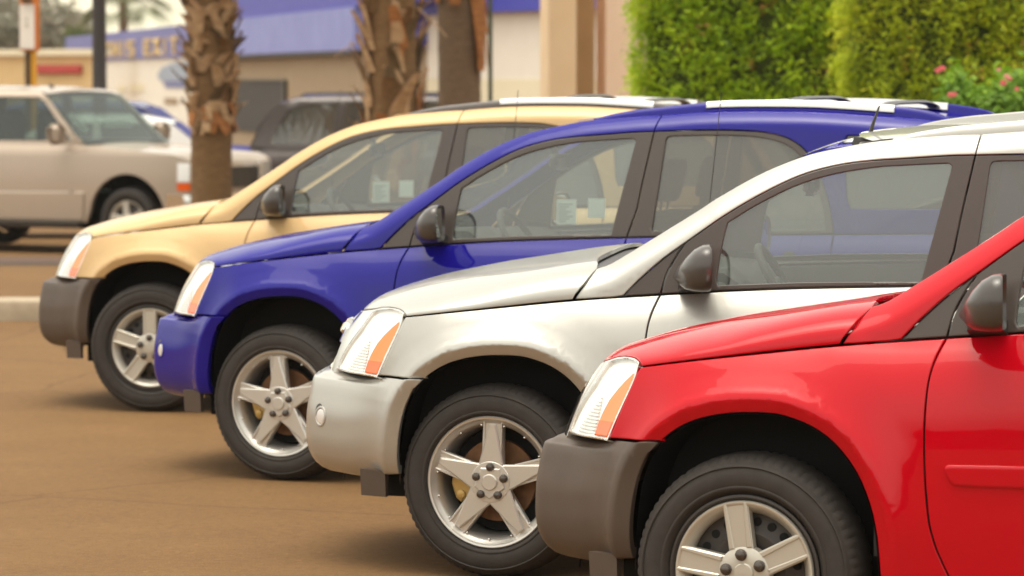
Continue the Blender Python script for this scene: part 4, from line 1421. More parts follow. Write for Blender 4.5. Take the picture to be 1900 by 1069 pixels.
add_car(-7.12614, 19.51120, 0.021638, -0.00388, 0.001174, 0.003921, 'paint_gold', 'plastic_grey', 'pillar_black', 'cap', 0, 8,
        'gold tan SUV with dark grey bumper, farthest of the row, behind the blue one', papers=True)
add_car(-5.31975, 16.29536, -0.042592, 0.01002, 0.000865, 0.001861, 'paint_blue', 'paint_blue', 'paint_blue', 'alloy', 8, -4,
        'royal blue SUV with matching blue bumper and five-spoke alloy wheels', papers=True)
add_car(-3.51678, 13.28817, 0.087877, -0.01040, 0.019895, -0.011466, 'paint_silver', 'paint_silver', 'paint_silver', 'alloy', 10, 2,
        'pale silver SUV with matching bumper and alloy wheels beside the red one', stub=True)
add_car(-2.14178, 11.01161, -0.066957, 0.00417, -0.016596, 0.006337, 'paint_red', 'plastic_grey', 'pillar_black', 'cap', 4, 0,
        'bright red SUV with dark grey plastic bumper, nearest the camera', crossbars=True)
# ------------------------------------------------------------------ ground
RH = np.array([CAM_R[0], CAM_R[1], 0.0]); RH /= np.linalg.norm(RH)
FH = np.array([-RH[1], RH[0], 0.0])
def lot_z(d):
    return np.interp(d, [36, 43, 60, 200], [0, -.175, -.22, -.22])
def place(px, d, z=None):
    """ground point seen in the column of photo pixel px, d metres ahead"""
    p = at(px, 534.5, d)
    q = np.array([p[0], p[1], 0.0])
    dd = q @ FH
    q[2] = lot_z(dd) if z is None else z
    return q
def zat(py, d):
    return 1.8335 + (146.1 - py) * d / FPX
gx = np.array([-900, -300, -120, -60, -30, -15, -5, 5, 15, 30, 60, 120, 300, 900.0])
gd = np.array([-60, -10, 0, 8, 12, 16, 20, 25, 30, 36, 38, 40, 43, 47, 52, 60, 80, 120, 250, 600, 1500.0])
vs = [tuple(RH * a + FH * d + np.array([0, 0, float(lot_z(d))])) for d in gd for a in gx]
n = len(gx)
fs = [(i * n + j, i * n + j + 1, (i + 1) * n + j + 1, (i + 1) * n + j) for i in range(len(gd) - 1) for j in range(n - 1)]
tag(MB().add(vs, fs).build('ground', 'asphalt'), kind='structure')

def strip(name, px0, px1, d0, d1, mat, h=0.004):
    """thin sheet lying on the lot"""
    b = MB()
    p = [place(px0, d0), place(px1, d0), place(px1, d1), place(px0, d1)]
    b.add([tuple(q + np.array([0, 0, h])) for q in p], [(0, 1, 2, 3)])
    o = b.build(name, mat); tag(o, kind='structure'); return o
simple('strip_dark', (0.045, 0.030, 0.020), 0.8)
simple('seam_brown', (0.10, 0.055, 0.032), 0.85)
strip('dark_strip', -700, 700, 38.2, 39.1, 'strip_dark')  # darker band laid across the lot
strip('street', -700, 700, 39.25, 42.0, 'seam_brown')

# concrete kerb at the edge of the lot, ends behind the gold car
k0, k1 = place(-420, 28.5), place(330, 28.5)
kd = (k1 - k0) / np.linalg.norm(k1 - k0); kn = np.array([-kd[1], kd[0], 0])
kerb = empty('kerb', tuple(k0)); tag(kerb, kind='structure')
kl = np.linalg.norm(k1 - k0); nst = 4
for i in range(nst):
    b = MB()
    a0, a1 = k0 + kd * (kl / nst * i + .006), k0 + kd * (kl / nst * (i + 1) - .006)
    rings = []
    for p in (a0, a0 + kd * .012, a1 - kd * .012, a1):
        e = .006 if p is a0 or p is a1 else 0
        rings.append([tuple(p - k0 + kn * o + np.array([0, 0, z])) for o, z in ((0 + e, -.02), (0 + e, .125), (.012, .150 - e), (.030, .158 - e), (.42, .162 - e), (.44, -.02))])
    b.loft(rings, True, True)
    b.build('kerb_stone', 'concrete', kerb, 40)

# ------------------------------------------------------------------ palms
def palm(px, d, rad, height, kind, label, seed):
    rnd = random.Random(seed)
    o = place(px, d)
    root = empty('palm_tree', tuple(o)); tag(root, label, 'palm tree', 'palm trees between the lot and the building')
    b = MB()
    rows = []
    nz = 60
    for i in range(nz + 1):
        z = height * i / nz
        r = rad * (1.12 - .12 * min(1, z / .8)) * (1 + .012 * math.sin(i * 1.9) + .008 * rnd.uniform(-1, 1))
        rows.append([(r * (1 + .025 * math.sin(3 * t + i * .3)) * math.cos(t), r * (1 + .025 * math.sin(3 * t + i * .3)) * math.sin(t), z) for t in np.linspace(0, 2 * math.pi, 28, endpoint=False)])
    b.loft(rows, True, True)
    b.build('trunk', 'palm_bark' if kind != 'smooth' else 'palm_bark_dark', root, 60)
    # old leaf bases
    def boot(name, z, th, ln, w, lift, curl, mat, side=0.0, drop=0.0):
        b = MB()
        rings = []
        c, s = math.cos(th), math.sin(th)
        for k in range(7):
            t = k / 6
            rr = rad * 1.0 + lift * t ** 1.3 + .012
            zz = z + ln * t - drop * t * t + curl * t ** 3
            ww = w * (1.12 - .50 * t ** 1.5) * .5
            a = th + side * t
            c, s = math.cos(a), math.sin(a)
            tk = .020 * (1 - .6 * t)
            ring = []
            for u, v in ((-1, -.3), (-.55, .75), (0, 1), (.55, .75), (1, -.3), (0, -.8)):
                ring.append(((rr + tk * v) * c - ww * u * s, (rr + tk * v) * s + ww * u * c, zz))
            rings.append(ring)
        b.loft(rings, True, True)
        return b.build(name, mat, root, 50)
    if kind == 'boots':
        z = zat(228, d) - o[2]
        n = 0
        while z < height and n < 200:
            for j in range(7):
                th = 2 * math.pi * j / 7 + n * .37 + rnd.uniform(-.25, .25)
                sd = rnd.choice((-1, 1)) * rnd.uniform(.35, .8)
                boot('leaf_base', z + rnd.uniform(-.03, .03), th, rnd.uniform(.20, .32), rnd.uniform(.10, .17), rnd.choice((.06, .08, .11, .15, .21)), rnd.uniform(-.08, .02), rnd.choice(('palm_boot', 'palm_boot', 'palm_boot', 'palm_boot_dark', 'palm_bark')), sd)
                n += 1
            z += .105
        # fibre collar with ragged strips
        for j in range(22):
            th = rnd.uniform(0, 2 * math.pi)
            boot('fibre_strip', zat(rnd.uniform(190, 222), d) - o[2], th, -rnd.uniform(.10, .24), rnd.uniform(.07, .13), rnd.uniform(.01, .09), 0, rnd.choice(('palm_skirt', 'palm_boot')), rnd.uniform(-.2, .2))
    elif kind == 'shaggy':
        z = .5
        n = 0
        while z < height and n < 220:
            for j in range(6):
                th = 2 * math.pi * j / 6 + n * .53 + rnd.uniform(-.3, .3)
                boot('leaf_base', z + rnd.uniform(-.05, .05), th, rnd.uniform(.24, .44), rnd.uniform(.09, .17), rnd.choice((.04, .06, .09, .12, .18)), rnd.uniform(-.08, .04), rnd.choice(('palm_boot', 'palm_boot', 'palm_boot_dark', 'palm_skirt', 'palm_bark')), rnd.uniform(-.35, .35))
                n += 1
            z += .10
        # two long stubs that stick out sideways
        rl = math.atan2(RH[1], RH[0])
        boot('leaf_stub', zat(72, d) - o[2], rl + math.pi, -.08, .09, .34, -.12, 'palm_boot')
        boot('leaf_stub', zat(15, d) - o[2], rl, -.20, .07, .30, -.10, 'palm_boot')
    else:
        rl = math.atan2(RH[1], RH[0])
        for j in range(9):
            boot('dead_skirt', zat(-40, d) - o[2] + rnd.uniform(-.1, .1), rl + rnd.uniform(-1.0, .35), -rnd.uniform(.55, 1.0), rnd.uniform(.12, .2), rnd.uniform(.05, .12), 0, 'palm_skirt', rnd.uniform(-.15, .15))
        for j in range(8):
            boot('dead_skirt', zat(-60, d) - o[2], 2 * math.pi * j / 8, -rnd.uniform(.3, .5), rnd.uniform(.14, .2), rnd.uniform(.03, .08), 0, 'palm_skirt', rnd.uniform(-.15, .15))
    crown(root, height, rnd)
    return root

def crown(root, height, rnd, n=26, ln=1.5):
    b = MB()
    for j in range(n):
        th = 2 * math.pi * j / n * 2.4 + rnd.uniform(-.2, .2)
        el = rnd.uniform(-.2, 1.25)
        c, s = math.cos(th), math.sin(th)
        pts = []
        for k in range(6):
            t = k / 5 * ln * .8
            pts.append((c * t * math.cos(el), s * t * math.cos(el), height + t * math.sin(el) - .25 * t * t))
        b.tube(pts, [.03, .025, .022, .018, .014, .01], 5)
        e = Vector(pts[-1]); dr = (Vector(pts[-1]) - Vector(pts[-2])).normalized()
        sd = dr.cross(Vector((0, 0, 1))).normalized(); up = sd.cross(dr)
        for q in range(17):
            a = R(-118 + 236 * q / 16)
            dv = dr * math.cos(a) + sd * math.sin(a)
            w = (sd * math.cos(a) - dr * math.sin(a)) * .035
            L = .75 * (1 - .25 * abs(q - 8) / 8)
            p0 = e; p1 = e + dv * L * .55 + up * .02; p2 = e + dv * L - Vector((0, 0, .16 + .1 * rnd.random()))
            b.add([p0, p1 - w, p2, p1 + w], [(0, 1, 2, 3)])
    o = b.build('crown', 'frond', root)
    at_ = o.data.attributes.new('tone', 'FLOAT', 'POINT')
    at_.data.foreach_set('value', np.random.default_rng(1).random(len(o.data.vertices)).astype(np.float32))
    return o

palm(394, 41.0, .222, 4.6, 'boots', 'palm with criss-cross leaf bases above a smooth lower trunk, by the champagne truck', 3)
palm(728, 39.0, .25, 5.0, 'shaggy', 'shaggy palm trunk peeling all the way down, behind the gold car roof', 5)
palm(852, 43.5, .245, 5.2, 'smooth', 'smooth dark palm trunk with rusty dead skirt on one side', 9)

# far palm whose drooping crown shows at the top edge
o = place(231, 150); rnd = random.Random(4)
root = empty('palm_tree', tuple(o)); tag(root, 'distant thin palm with drooping dry fronds above the blue sign wall', 'palm tree', 'palm trees between the lot and the building')
b = MB(); b.tube([(0, 0, 0), (.05, 0, 2.2), (0, 0, zat(0, 150) - o[2] + .2)], [.24, .20, .18], 10); b.build('trunk', 'palm_bark_dark', root, 60)
crown(root, zat(0, 150) - o[2] + .15, rnd, 40, 1.9)

# ------------------------------------------------------------------ background vehicles
def bg_wheel(root, loc, rad, rz, cover='hubcap'):
    w = empty('wheel', loc, rz, root)
    k = rad / .357
    t = link('tyre', WM['tyre'], 'rubber', w); t.scale = (k, k, k)
    r = link('rim', WM['cap_ring'], cover, w); r.scale = (k, k, k)
    h = link('hub', WM['cap_hub'], cover, w); h.scale = (k, k, k)
    p = link('backplate', WM['steel_disc'], 'steel', w); p.scale = (k, k, k)
    for i in range(5):
        s = link('spoke', WM['cap_spoke_%d' % i], cover, w); s.scale = (k, k, k)

def bg_vehicle(px, d, yaw, label, paint_, spec, name='car', group='vehicles parked across the street', ref='near'):
    """x forward from the front axle, near side at -y. spec: dict of outlines in (x, z) and widths"""
    W = spec['w']
    fwd = math.cos(yaw) * RH - math.sin(yaw) * FH
    lat = np.array([-fwd[1], fwd[0], 0])
    p = place(px, d)
    o = p + lat * W
    root = empty(name, tuple(o), math.atan2(fwd[1], fwd[0])); tag(root, label, 'car', group)
    bz = spec['belt']
    nose, tail = spec['nose'], spec['tail']
    def hw(x, z):
        t = np.clip((x - (nose - .55)) / .55, 0, 1); u = np.clip(((tail + .4) - x) / .4, 0, 1)
        return W - .03 * ((z - .75) / .5) ** 2 - spec.get('nt', .16) * t ** 2.5 - .12 * u ** 2.5 - .05 * sstep((z - bz + .12) / .14)
    S = lambda x, z: np.stack([x, -hw(x, z), z], -1)
    side = panel(np.array(spec['side']), S, step=.10, bstep=.06, gap=.004, flange=.05)
    link('body_side', pmesh('body_side', side), paint_, root); link('body_side', pmesh('body_side', mirrored(side)), paint_, root)
    if 'clad' in spec:
        cl = panel(np.array(spec['clad']), S, step=.12, bstep=.08, gap=.004, lift=.025, rnd=.01, ring=.02, flange=.05)
        link('lower_cladding', pmesh('lower_cladding', cl), paint_, root)
    # greenhouse: near/far walls leaning in
    tw = spec['tumble']; zt = spec['ztop']
    def gw(x, z):
        return hw(np.clip(x, tail + .4, nose - .6), np.full_like(z, bz)) - .005 - tw * (z - bz) / (zt - bz) - .09 * np.maximum(0, 1 - (zt - z) / .09) ** 2
    SG = lambda x, z: np.stack([x, -gw(x, z), z], -1)
    wins = [np.array(w) for w in spec['windows']]
    gh = panel(np.array(spec['green']), SG, holes=wins, step=.08, bstep=.05, gap=.002, flange=.03)
    link('cabin_side', pmesh('cabin_side', gh), paint_, root); link('cabin_side', pmesh('cabin_side', mirrored(gh)), paint_, root)
    for w in wins:
        g = panel(w, lambda x, z: SG(x, z) + np.array([0, .012, 0]), step=.15, gap=0, flange=0)
        link('window', pmesh('window', g), spec.get('glass', 'glass_tint'), root); link('window', pmesh('window', mirrored(g)), spec.get('glass', 'glass_tint'), root)
    # roof, windscreen, hood, tail, nose as cross-body sheets along a centre profile
    def sheet(name, prof, mat, wfn, crownh=.03, nn=10):
        b = MB()
        rings = []
        for x, z in prof:
            ww = float(wfn(np.array([x]), np.array([z]))[0])
            rings.append([(x + (0 if name != 'front' else .10 * (1 - (t / 1.0) ** 2)), ww * t, z + crownh * (1 - t * t)) for t in np.linspace(-1, 1, 15)])
        b.loft(rings, False, False, closed=False)
        return b.build(name, mat, root, 50)
    sheet('roof', spec['roof'], paint_, gw)
    sheet('windscreen', spec['screen'], spec.get('screen_mat', 'glass'), gw, .02)
    if 'rear_screen' in spec: sheet('rear_window', spec['rear_screen'], 'glass_tint', gw, .01)
    sheet('hood', spec['hood'], paint_, hw)
    sheet('tail_panel', spec['tailp'], paint_, hw, 0)
    # nose face
    b = MB(); rings = []
    for z in np.linspace(spec['nz'][0], spec['nz'][1], 6):
        ww = float(hw(np.array([nose - .02]), np.array([z]))[0])
        rings.append([(nose - .02 + .09 * (1 - t * t) - .05 * max(0, (z - spec['nz'][1] + .15) / .15) ** 2, ww * t, z) for t in np.linspace(-1, 1, 13)])
    b.loft(rings, False, False, closed=False); b.build('front', paint_, root, 50)
    b = MB(); zb = spec.get('bumper', (.42, .66))
    rings = []
    for t in np.linspace(-1, 1, 13):
        x = nose + .13 - .16 * abs(t) ** 3; y = (W - .02) * t
        rings.append([(x - .25, y, zb[0]), (x - .02, y, zb[0] + .02), (x, y, (zb[0] + zb[1]) / 2), (x - .02, y, zb[1] - .01), (x - .25, y, zb[1])])
    b.loft(rings, True, True); b.build('front_bumper', spec.get('bumper_mat', paint_), root, 50)
    b = MB(); gz = spec.get('grille', (.70, .95))
    rings = [[(nose + .10 - .09 * t * t, .62 * t * W / .9, z) for t in np.linspace(-1, 1, 9)] for z in gz]
    b.loft(rings, False, False, closed=False); b.build('grille', 'trim_black', root)
    for sg in (-1, 1):
        b = MB()
        hz0, hz1 = spec.get('lamp', (.74, .98))
        for (z0, z1, nm, mt) in ((hz0, hz1, 'headlight', 'reflector'), (hz0 - .10, hz0 - .015, 'turn_signal', 'amber')):
            b = MB()
            b.loft([[(nose - .14, sg * (float(hw(np.array([nose - .14]), np.array([z]))[0]) + .012), z), (nose - .01, sg * (float(hw(np.array([nose - .01]), np.array([z]))[0]) + .02), z), (nose + .045, sg * (W - .32), z), (nose + .055, sg * (W - .46), z), (nose - .1, sg * (W - .46), z)] for z in (z0, z0 + .02, z1 - .02, z1)], True, True)
            b.build(nm, mt, root, 30)
        b = MB(); b.loft([[(tail - .012, sg * (W - .22), z), (tail - .012, sg * (W - .11), z), (tail + .10, sg * (W - .05), z), (tail + .12, sg * (W - .2), z)] for z in (bz - .35, bz - .05)], True, True)
        b.build('tail_lamp', 'red_lamp', root)
        mx, mz = spec['mirror']
        b = MB(); b.rbox((mx, sg * (W + .13), mz), spec.get('msize', (.13, .22, .17)), .05); b.tube([(mx + .02, sg * (W - .04), mz - .08), (mx, sg * (W + .1), mz - .06)], .03, 8)
        b.build('door_mirror', paint_, root, 50)
        for x in (0, -spec['wb']):
            bg_wheel(root, (x, sg * (W - .13), spec['wr']), spec['wr'], 0 if sg < 0 else math.pi, spec.get('wheel', 'hubcap'))
    b = MB()
    b.box(((nose + tail) / 2, 0, .40), (nose - tail - .5, W * 1.3, .25)); b.box((-spec['wb'] / 2, 0, .55), (spec['wb'] - 1.1, W * 1.8, .3))
    b.box((.0, 0, .75), (.95, W * 1.2, .45)); b.box((-spec['wb'], 0, .75), (.95, W * 1.2, .45))
    b.build('underbody', 'gap_black', root)
    b = MB(); b.box(((spec['screen'][0][0] + tail) / 2 - .2, 0, bz - .25), (spec['screen'][0][0] - tail - .9, W * 1.6, .4))
    for sy in (-.42, .42):
        b.rbox((spec['screen'][-1][0] - .75, sy, bz + .12), (.16, .5, .5), .06)
    b.build('cabin', 'interior', root)
    return root

def arch_pts(cx, r, zb, n=13, zc=.36):
    a = np.linspace(0, math.pi, n)
    return [(cx + r * math.cos(t), zc + r * math.sin(t)) for t in a]

# champagne truck-based SUV
r_ = .50
ch = dict(w=.99, belt=1.26, nose=.80, tail=-4.1, tumble=.12, ztop=1.88, wb=2.95, wr=.385, nt=.10,
          side=[(.80, .60), (.80, 1.08), (.60, 1.15), (.0, 1.20), (-.55, 1.245), (-.75, 1.26), (-4.08, 1.27), (-4.10, .55)] + [(-2.95 + r_ * math.cos(t), .42 + r_ * math.sin(t)) for t in np.linspace(R(172), R(8), 13)] + [(-2.4, .36), (-.55, .36)] + [(r_ * math.cos(t), .42 + r_ * math.sin(t)) for t in np.linspace(R(172), R(8), 15)] + [(.62, .55)],
          clad=[(-.58, .38), (-2.42, .38), (-2.42, .70), (-.56, .72)],
          green=[(-.62, 1.255), (-.80, 1.40), (-1.10, 1.70), (-1.22, 1.81), (-1.35, 1.88), (-2.5, 1.90), (-3.9, 1.86), (-4.05, 1.26)],
          windows=[[(-.80, 1.29), (-1.00, 1.50), (-1.22, 1.74), (-1.30, 1.79), (-1.92, 1.80), (-1.96, 1.29)], [(-2.06, 1.29), (-2.04, 1.80), (-2.85, 1.79), (-2.95, 1.30)], [(-3.05, 1.30), (-2.98, 1.78), (-3.75, 1.75), (-3.88, 1.31)]],
          roof=[(-1.22, 1.83), (-1.35, 1.872), (-1.6, 1.89), (-2.5, 1.90), (-3.5, 1.88), (-3.95, 1.84), (-4.1, 1.27)],
          screen=[(-.58, 1.25), (-.80, 1.42), (-1.02, 1.65), (-1.22, 1.83)],
          hood=[(-.60, 1.235), (-.2, 1.205), (.2, 1.18), (.55, 1.15), (.72, 1.11), (.80, 1.03)],
          tailp=[(-4.1, 1.27), (-4.12, .9), (-4.08, .5)], nz=(.60, 1.06), bumper=(.46, .70), bumper_mat='chrome', grille=(.76, 1.0), lamp=(.84, 1.05), mirror=(-.86, 1.37), msize=(.16, .26, .24), glass='glass_deep', screen_mat='glass_deep')
tr = bg_vehicle(235, 43.0, R(27), 'champagne beige truck-based SUV seen across the street, partly behind a palm', 'paint_champagne', ch, 'large_sport_utility_vehicle')
# running board, roof stub and the green-tinted sheets in the windscreen
b = MB(); b.loft([[(x, -1.06, .30), (x, -1.07, .36), (x, -.93, .37), (x, -.93, .29)] for x in (-.60, -2.40)], True, True); b.build('running_board', 'trim_black', tr)
b = MB(); b.tube([(-1.42, -.35, 1.89), (-1.46, -.35, 1.95)], [.03, .012], 8); b.build('roof_antenna', 'trim_black', tr)
b = MB()
b.add([(-.98, -.72, 1.58), (-1.03, -.55, 1.62), (-.84, -.46, 1.42), (-.78, -.62, 1.38)], [(0, 1, 2, 3)]); b.build('windscreen_sheet', 'paper', tr)
b = MB()
b.add([(-.86, -.1, 1.44), (-.92, -.1, 1.51), (-.92, .5, 1.51), (-.86, .5, 1.44)], [(0, 1, 2, 3)]); b.build('windscreen_sheet', 'paper', tr)

sedan = dict(w=.88, belt=.93, nose=.85, tail=-3.75, tumble=.16, ztop=1.42, wb=2.7, wr=.32, nt=.18,
             side=[(.85, .45), (.85, .70), (.6, .80), (0, .88), (-.5, .92), (-3.3, .97), (-3.73, .93), (-3.75, .45)] + [(-2.7 + .38 * math.cos(t), .34 + .38 * math.sin(t)) for t in np.linspace(R(175), R(5), 11)] + [(-2.2, .25), (-.5, .25)] + [(.38 * math.cos(t), .34 + .38 * math.sin(t)) for t in np.linspace(R(175), R(5), 11)],
             green=[(-.45, .925), (-1.0, 1.25), (-1.25, 1.37), (-1.6, 1.42), (-2.3, 1.41), (-2.75, 1.33), (-3.25, .96)],
             windows=[[(-.85, .98), (-1.15, 1.19), (-1.35, 1.30), (-1.75, 1.335), (-1.78, .99)], [(-1.88, .99), (-1.85, 1.335), (-2.35, 1.325), (-2.62, 1.22), (-2.78, 1.02)]],
             roof=[(-1.25, 1.38), (-1.6, 1.42), (-2.3, 1.41), (-2.75, 1.335)], screen=[(-.45, .925), (-.9, 1.19), (-1.25, 1.38)], rear_screen=[(-2.75, 1.335), (-3.0, 1.15), (-3.25, .965)],
             hood=[(-.45, .92), (0, .88), (.5, .82), (.78, .74), (.85, .65)], tailp=[(-3.25, .96), (-3.7, .94), (-3.76, .8), (-3.74, .4)], nz=(.42, .68), bumper=(.3, .55), grille=(.5, .62), lamp=(.58, .70), mirror=(-.75, .98))
gs = lambda L: [(x * 1.02, z * 1.09) for x, z in L]
hatch = {k: (gs(v) if k in ('side', 'green', 'roof', 'screen', 'rear_screen', 'hood', 'tailp') else [gs(w) for w in v] if k == 'windows' else v) for k, v in sedan.items()}
hatch.update(belt=.93 * 1.09, ztop=1.42 * 1.09, nose=.85 * 1.02, tail=-3.75 * 1.02, wb=2.7 * 1.02, wr=.34)
bg_vehicle(-55, 49.5, R(180), 'white sedan behind the champagne SUV, roof and rear pillar showing beside the palm', 'paint_white', hatch, 'sedan')
suv2 = dict(w=.90, belt=1.05, nose=.85, tail=-3.7, tumble=.14, ztop=1.68, wb=2.65, wr=.35, nt=.16,
            side=[(.85, .5), (.85, .88), (.6, .97), (0, 1.02), (-.5, 1.045), (-3.68, 1.08), (-3.70, .5)] + [(-2.65 + .42 * math.cos(t), .38 + .42 * math.sin(t)) for t in np.linspace(R(175), R(5), 11)] + [(-2.1, .3), (-.55, .3)] + [(.42 * math.cos(t), .38 + .42 * math.sin(t)) for t in np.linspace(R(175), R(5), 11)],
            green=[(-.45, 1.045), (-.85, 1.38), (-1.1, 1.58), (-1.3, 1.66), (-2.0, 1.68), (-3.1, 1.66), (-3.35, 1.58), (-3.55, 1.35), (-3.66, 1.08)],
            windows=[[(-.72, 1.09), (-1.0, 1.38), (-1.2, 1.54), (-1.32, 1.585), (-1.75, 1.60), (-1.78, 1.10)], [(-1.86, 1.10), (-1.83, 1.60), (-2.55, 1.595), (-2.65, 1.11)], [(-2.74, 1.11), (-2.65, 1.59), (-3.08, 1.575), (-3.25, 1.50), (-3.46, 1.12)]],
            roof=[(-1.1, 1.60), (-1.3, 1.665), (-2.0, 1.69), (-3.1, 1.665), (-3.35, 1.585)], screen=[(-.45, 1.045), (-.8, 1.36), (-1.1, 1.60)], rear_screen=[(-3.35, 1.585), (-3.56, 1.35), (-3.68, 1.08)],
            hood=[(-.45, 1.04), (0, 1.01), (.5, .97), (.78, .90), (.85, .80)], tailp=[(-3.68, 1.08), (-3.72, .8), (-3.70, .45)], nz=(.5, .85), bumper=(.38, .6), grille=(.62, .8), lamp=(.70, .86), mirror=(-.72, 1.12))
bg_vehicle(395, 57.0, R(6), 'dark navy SUV whose roof and windscreen show behind the champagne SUV', 'paint_navy', suv2, 'small_sport_utility_vehicle')
suv3 = dict(suv2); suv3['ztop'] = 1.80
gz = lambda L: [(x * 1.08, z * 1.075) for x, z in L]
suv3 = {k: (gz(v) if k in ('side', 'green', 'roof', 'screen', 'rear_screen', 'hood', 'tailp') else [gz(w) for w in v] if k == 'windows' else v) for k, v in suv2.items()}
suv3.update(w=.97, belt=1.05 * 1.075, nose=.85 * 1.08, tail=-3.7 * 1.08, ztop=1.68 * 1.075, wb=2.65 * 1.08, wr=.375, mirror=(-.78, 1.2), nz=(.54, .91))
g_ = bg_vehicle(1050, 47.0, R(4), 'dark grey SUV with tinted windows, tail end beside the criss-cross palm', 'paint_grey', suv3, 'sport_utility_wagon')
for sg in (-1, 1):
    b = MB(); b.tube([(-1.5, sg * .62, 1.80), (-1.55, sg * .62, 1.835), (-3.3, sg * .62, 1.83), (-3.36, sg * .62, 1.79)], .016, 6); b.build('roof_rail', 'trim_black', g_)
# ------------------------------------------------------------------ buildings
def quad_wall(b, p0, p1, z0, z1, th=.3):
    """upright slab between two ground points"""
    d_ = (p1 - p0); d_ = d_ / np.linalg.norm(d_); n_ = np.array([-d_[1], d_[0], 0]) * th
    a = [p0, p1, p1 + n_, p0 + n_]
    b.add([(q[0], q[1], z0) for q in a] + [(q[0], q[1], z1) for q in a], [(0, 3, 2, 1), (4, 5, 6, 7), (0, 1, 5, 4), (1, 2, 6, 5), (2, 3, 7, 6), (3, 0, 4, 7)])
    return b

def ground_pt(px, d): return place(px, d, 0.0)
# blue-and-white showroom: its front runs away to the left
D0, D1, PX0, PX1 = 127.0, 80.0, 200, 668
G0, G1 = ground_pt(PX0, D0), ground_pt(PX1, D1)
fd = (G1 - G0); FL = np.linalg.norm(fd); fd /= FL; fn_ = np.array([fd[1], -fd[0], 0])      # towards the camera
def f_at(px):
    """distance along the front seen at photo column px"""
    d = CAM_F * FPX + CAM_R * (px - 950.0)
    a = np.array([[d[0], -fd[0]], [d[1], -fd[1]]])
    t = np.linalg.solve(a, G0[:2] - CAM_P[:2])
    return t[1]
ztop = zat(13, D1); zbot = zat(93, D1)
root = empty('showroom', tuple(G0)); tag(root, 'blue and white showroom building with a long blue sign band reading THIS EXIT', 'building')
def fslab(name, s0, s1, z0, z1, mat, out=0.0, th=.3):
    b = MB(); p0 = fd * s0 + fn_ * (out + 0.0); p1 = fd * s1 + fn_ * out
    quad_wall(b, p0, p1, z0, z1, th); return b.build(name, mat, root)
sA = f_at(415); sW = f_at(345)
fslab('sign_band', -14, sA, zbot, ztop, 'blue_sign', .06, .3)
fslab('wall', -14, sA - .05, -.3, zbot + .01, 'wall_white', 0)
fslab('canopy_band', sA + .01, FL, zbot, ztop, 'blue_band', .12, .4)
fslab('upper_fascia', sA + .01, FL + 6, ztop + .005, ztop + 4.5, 'blue_fascia', .09, .4)
fslab('soffit_shade', sA + .02, FL - .02, zbot - .10, zbot - .004, 'pole_dark', .08, .4)  # dark slab standing in for the shadow under the canopy
wall_back = .12
def ribbed(s0, s1, z0, z1):
    k = 0
    s = s0
    while s < s1 - .05:
        e = min(s + .80, s1)
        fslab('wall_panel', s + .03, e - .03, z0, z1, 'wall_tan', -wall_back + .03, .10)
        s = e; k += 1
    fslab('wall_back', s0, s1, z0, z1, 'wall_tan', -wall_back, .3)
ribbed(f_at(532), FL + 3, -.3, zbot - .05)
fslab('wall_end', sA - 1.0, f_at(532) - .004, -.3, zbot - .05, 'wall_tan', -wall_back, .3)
fslab('window', f_at(425), f_at(523), .5, zat(151, 92), 'window_dark', -wall_back + .05, .04)
fslab('window_frame', f_at(425), f_at(526), zat(151, 92) + .004, zat(148, 92), 'trim_black', -wall_back + .09, .08)
fslab('window_frame', f_at(523) + .004, f_at(526), .5, zat(151, 92), 'trim_black', -wall_back + .09, .08)
# picture of a car painted on the white wall
def on_wall(name, pts, mat, out=.02):
    b = MB()
    P = [fd * s + np.array([0, 0, z]) + fn_ * out for s, z in pts]
    Q = [q - fn_ * .015 for q in P]
    n = len(P)
    b.add(P + Q, [tuple(range(n)), tuple(reversed(range(n, 2 * n)))] + [(i, n + i, n + (i + 1) % n, (i + 1) % n) for i in range(n)])
    return b.build(name, mat, root)
zz = lambda py: zat(py, 112)
on_wall('mural', [(f_at(295), zz(140)), (f_at(303), zz(126)), (f_at(322), zz(118)), (f_at(352), zz(115)), (f_at(352), zz(148)), (f_at(300), zz(150))], 'mural_blue')
on_wall('mural', [(f_at(305), zz(150)), (f_at(352), zz(149)), (f_at(345), zz(163)), (f_at(310), zz(163))], 'mural_navy', .021)
for a, c, y0, y1 in ((222, 236, 158, 172), (243, 270, 155, 172), (308, 332, 181, 193)):
    on_wall('painted_panel', [(f_at(a), zz(y0)), (f_at(c), zz(y0)), (f_at(c), zz(y1)), (f_at(a), zz(y1))], 'wall_cream' if a != 308 else 'wall_tan', .022)
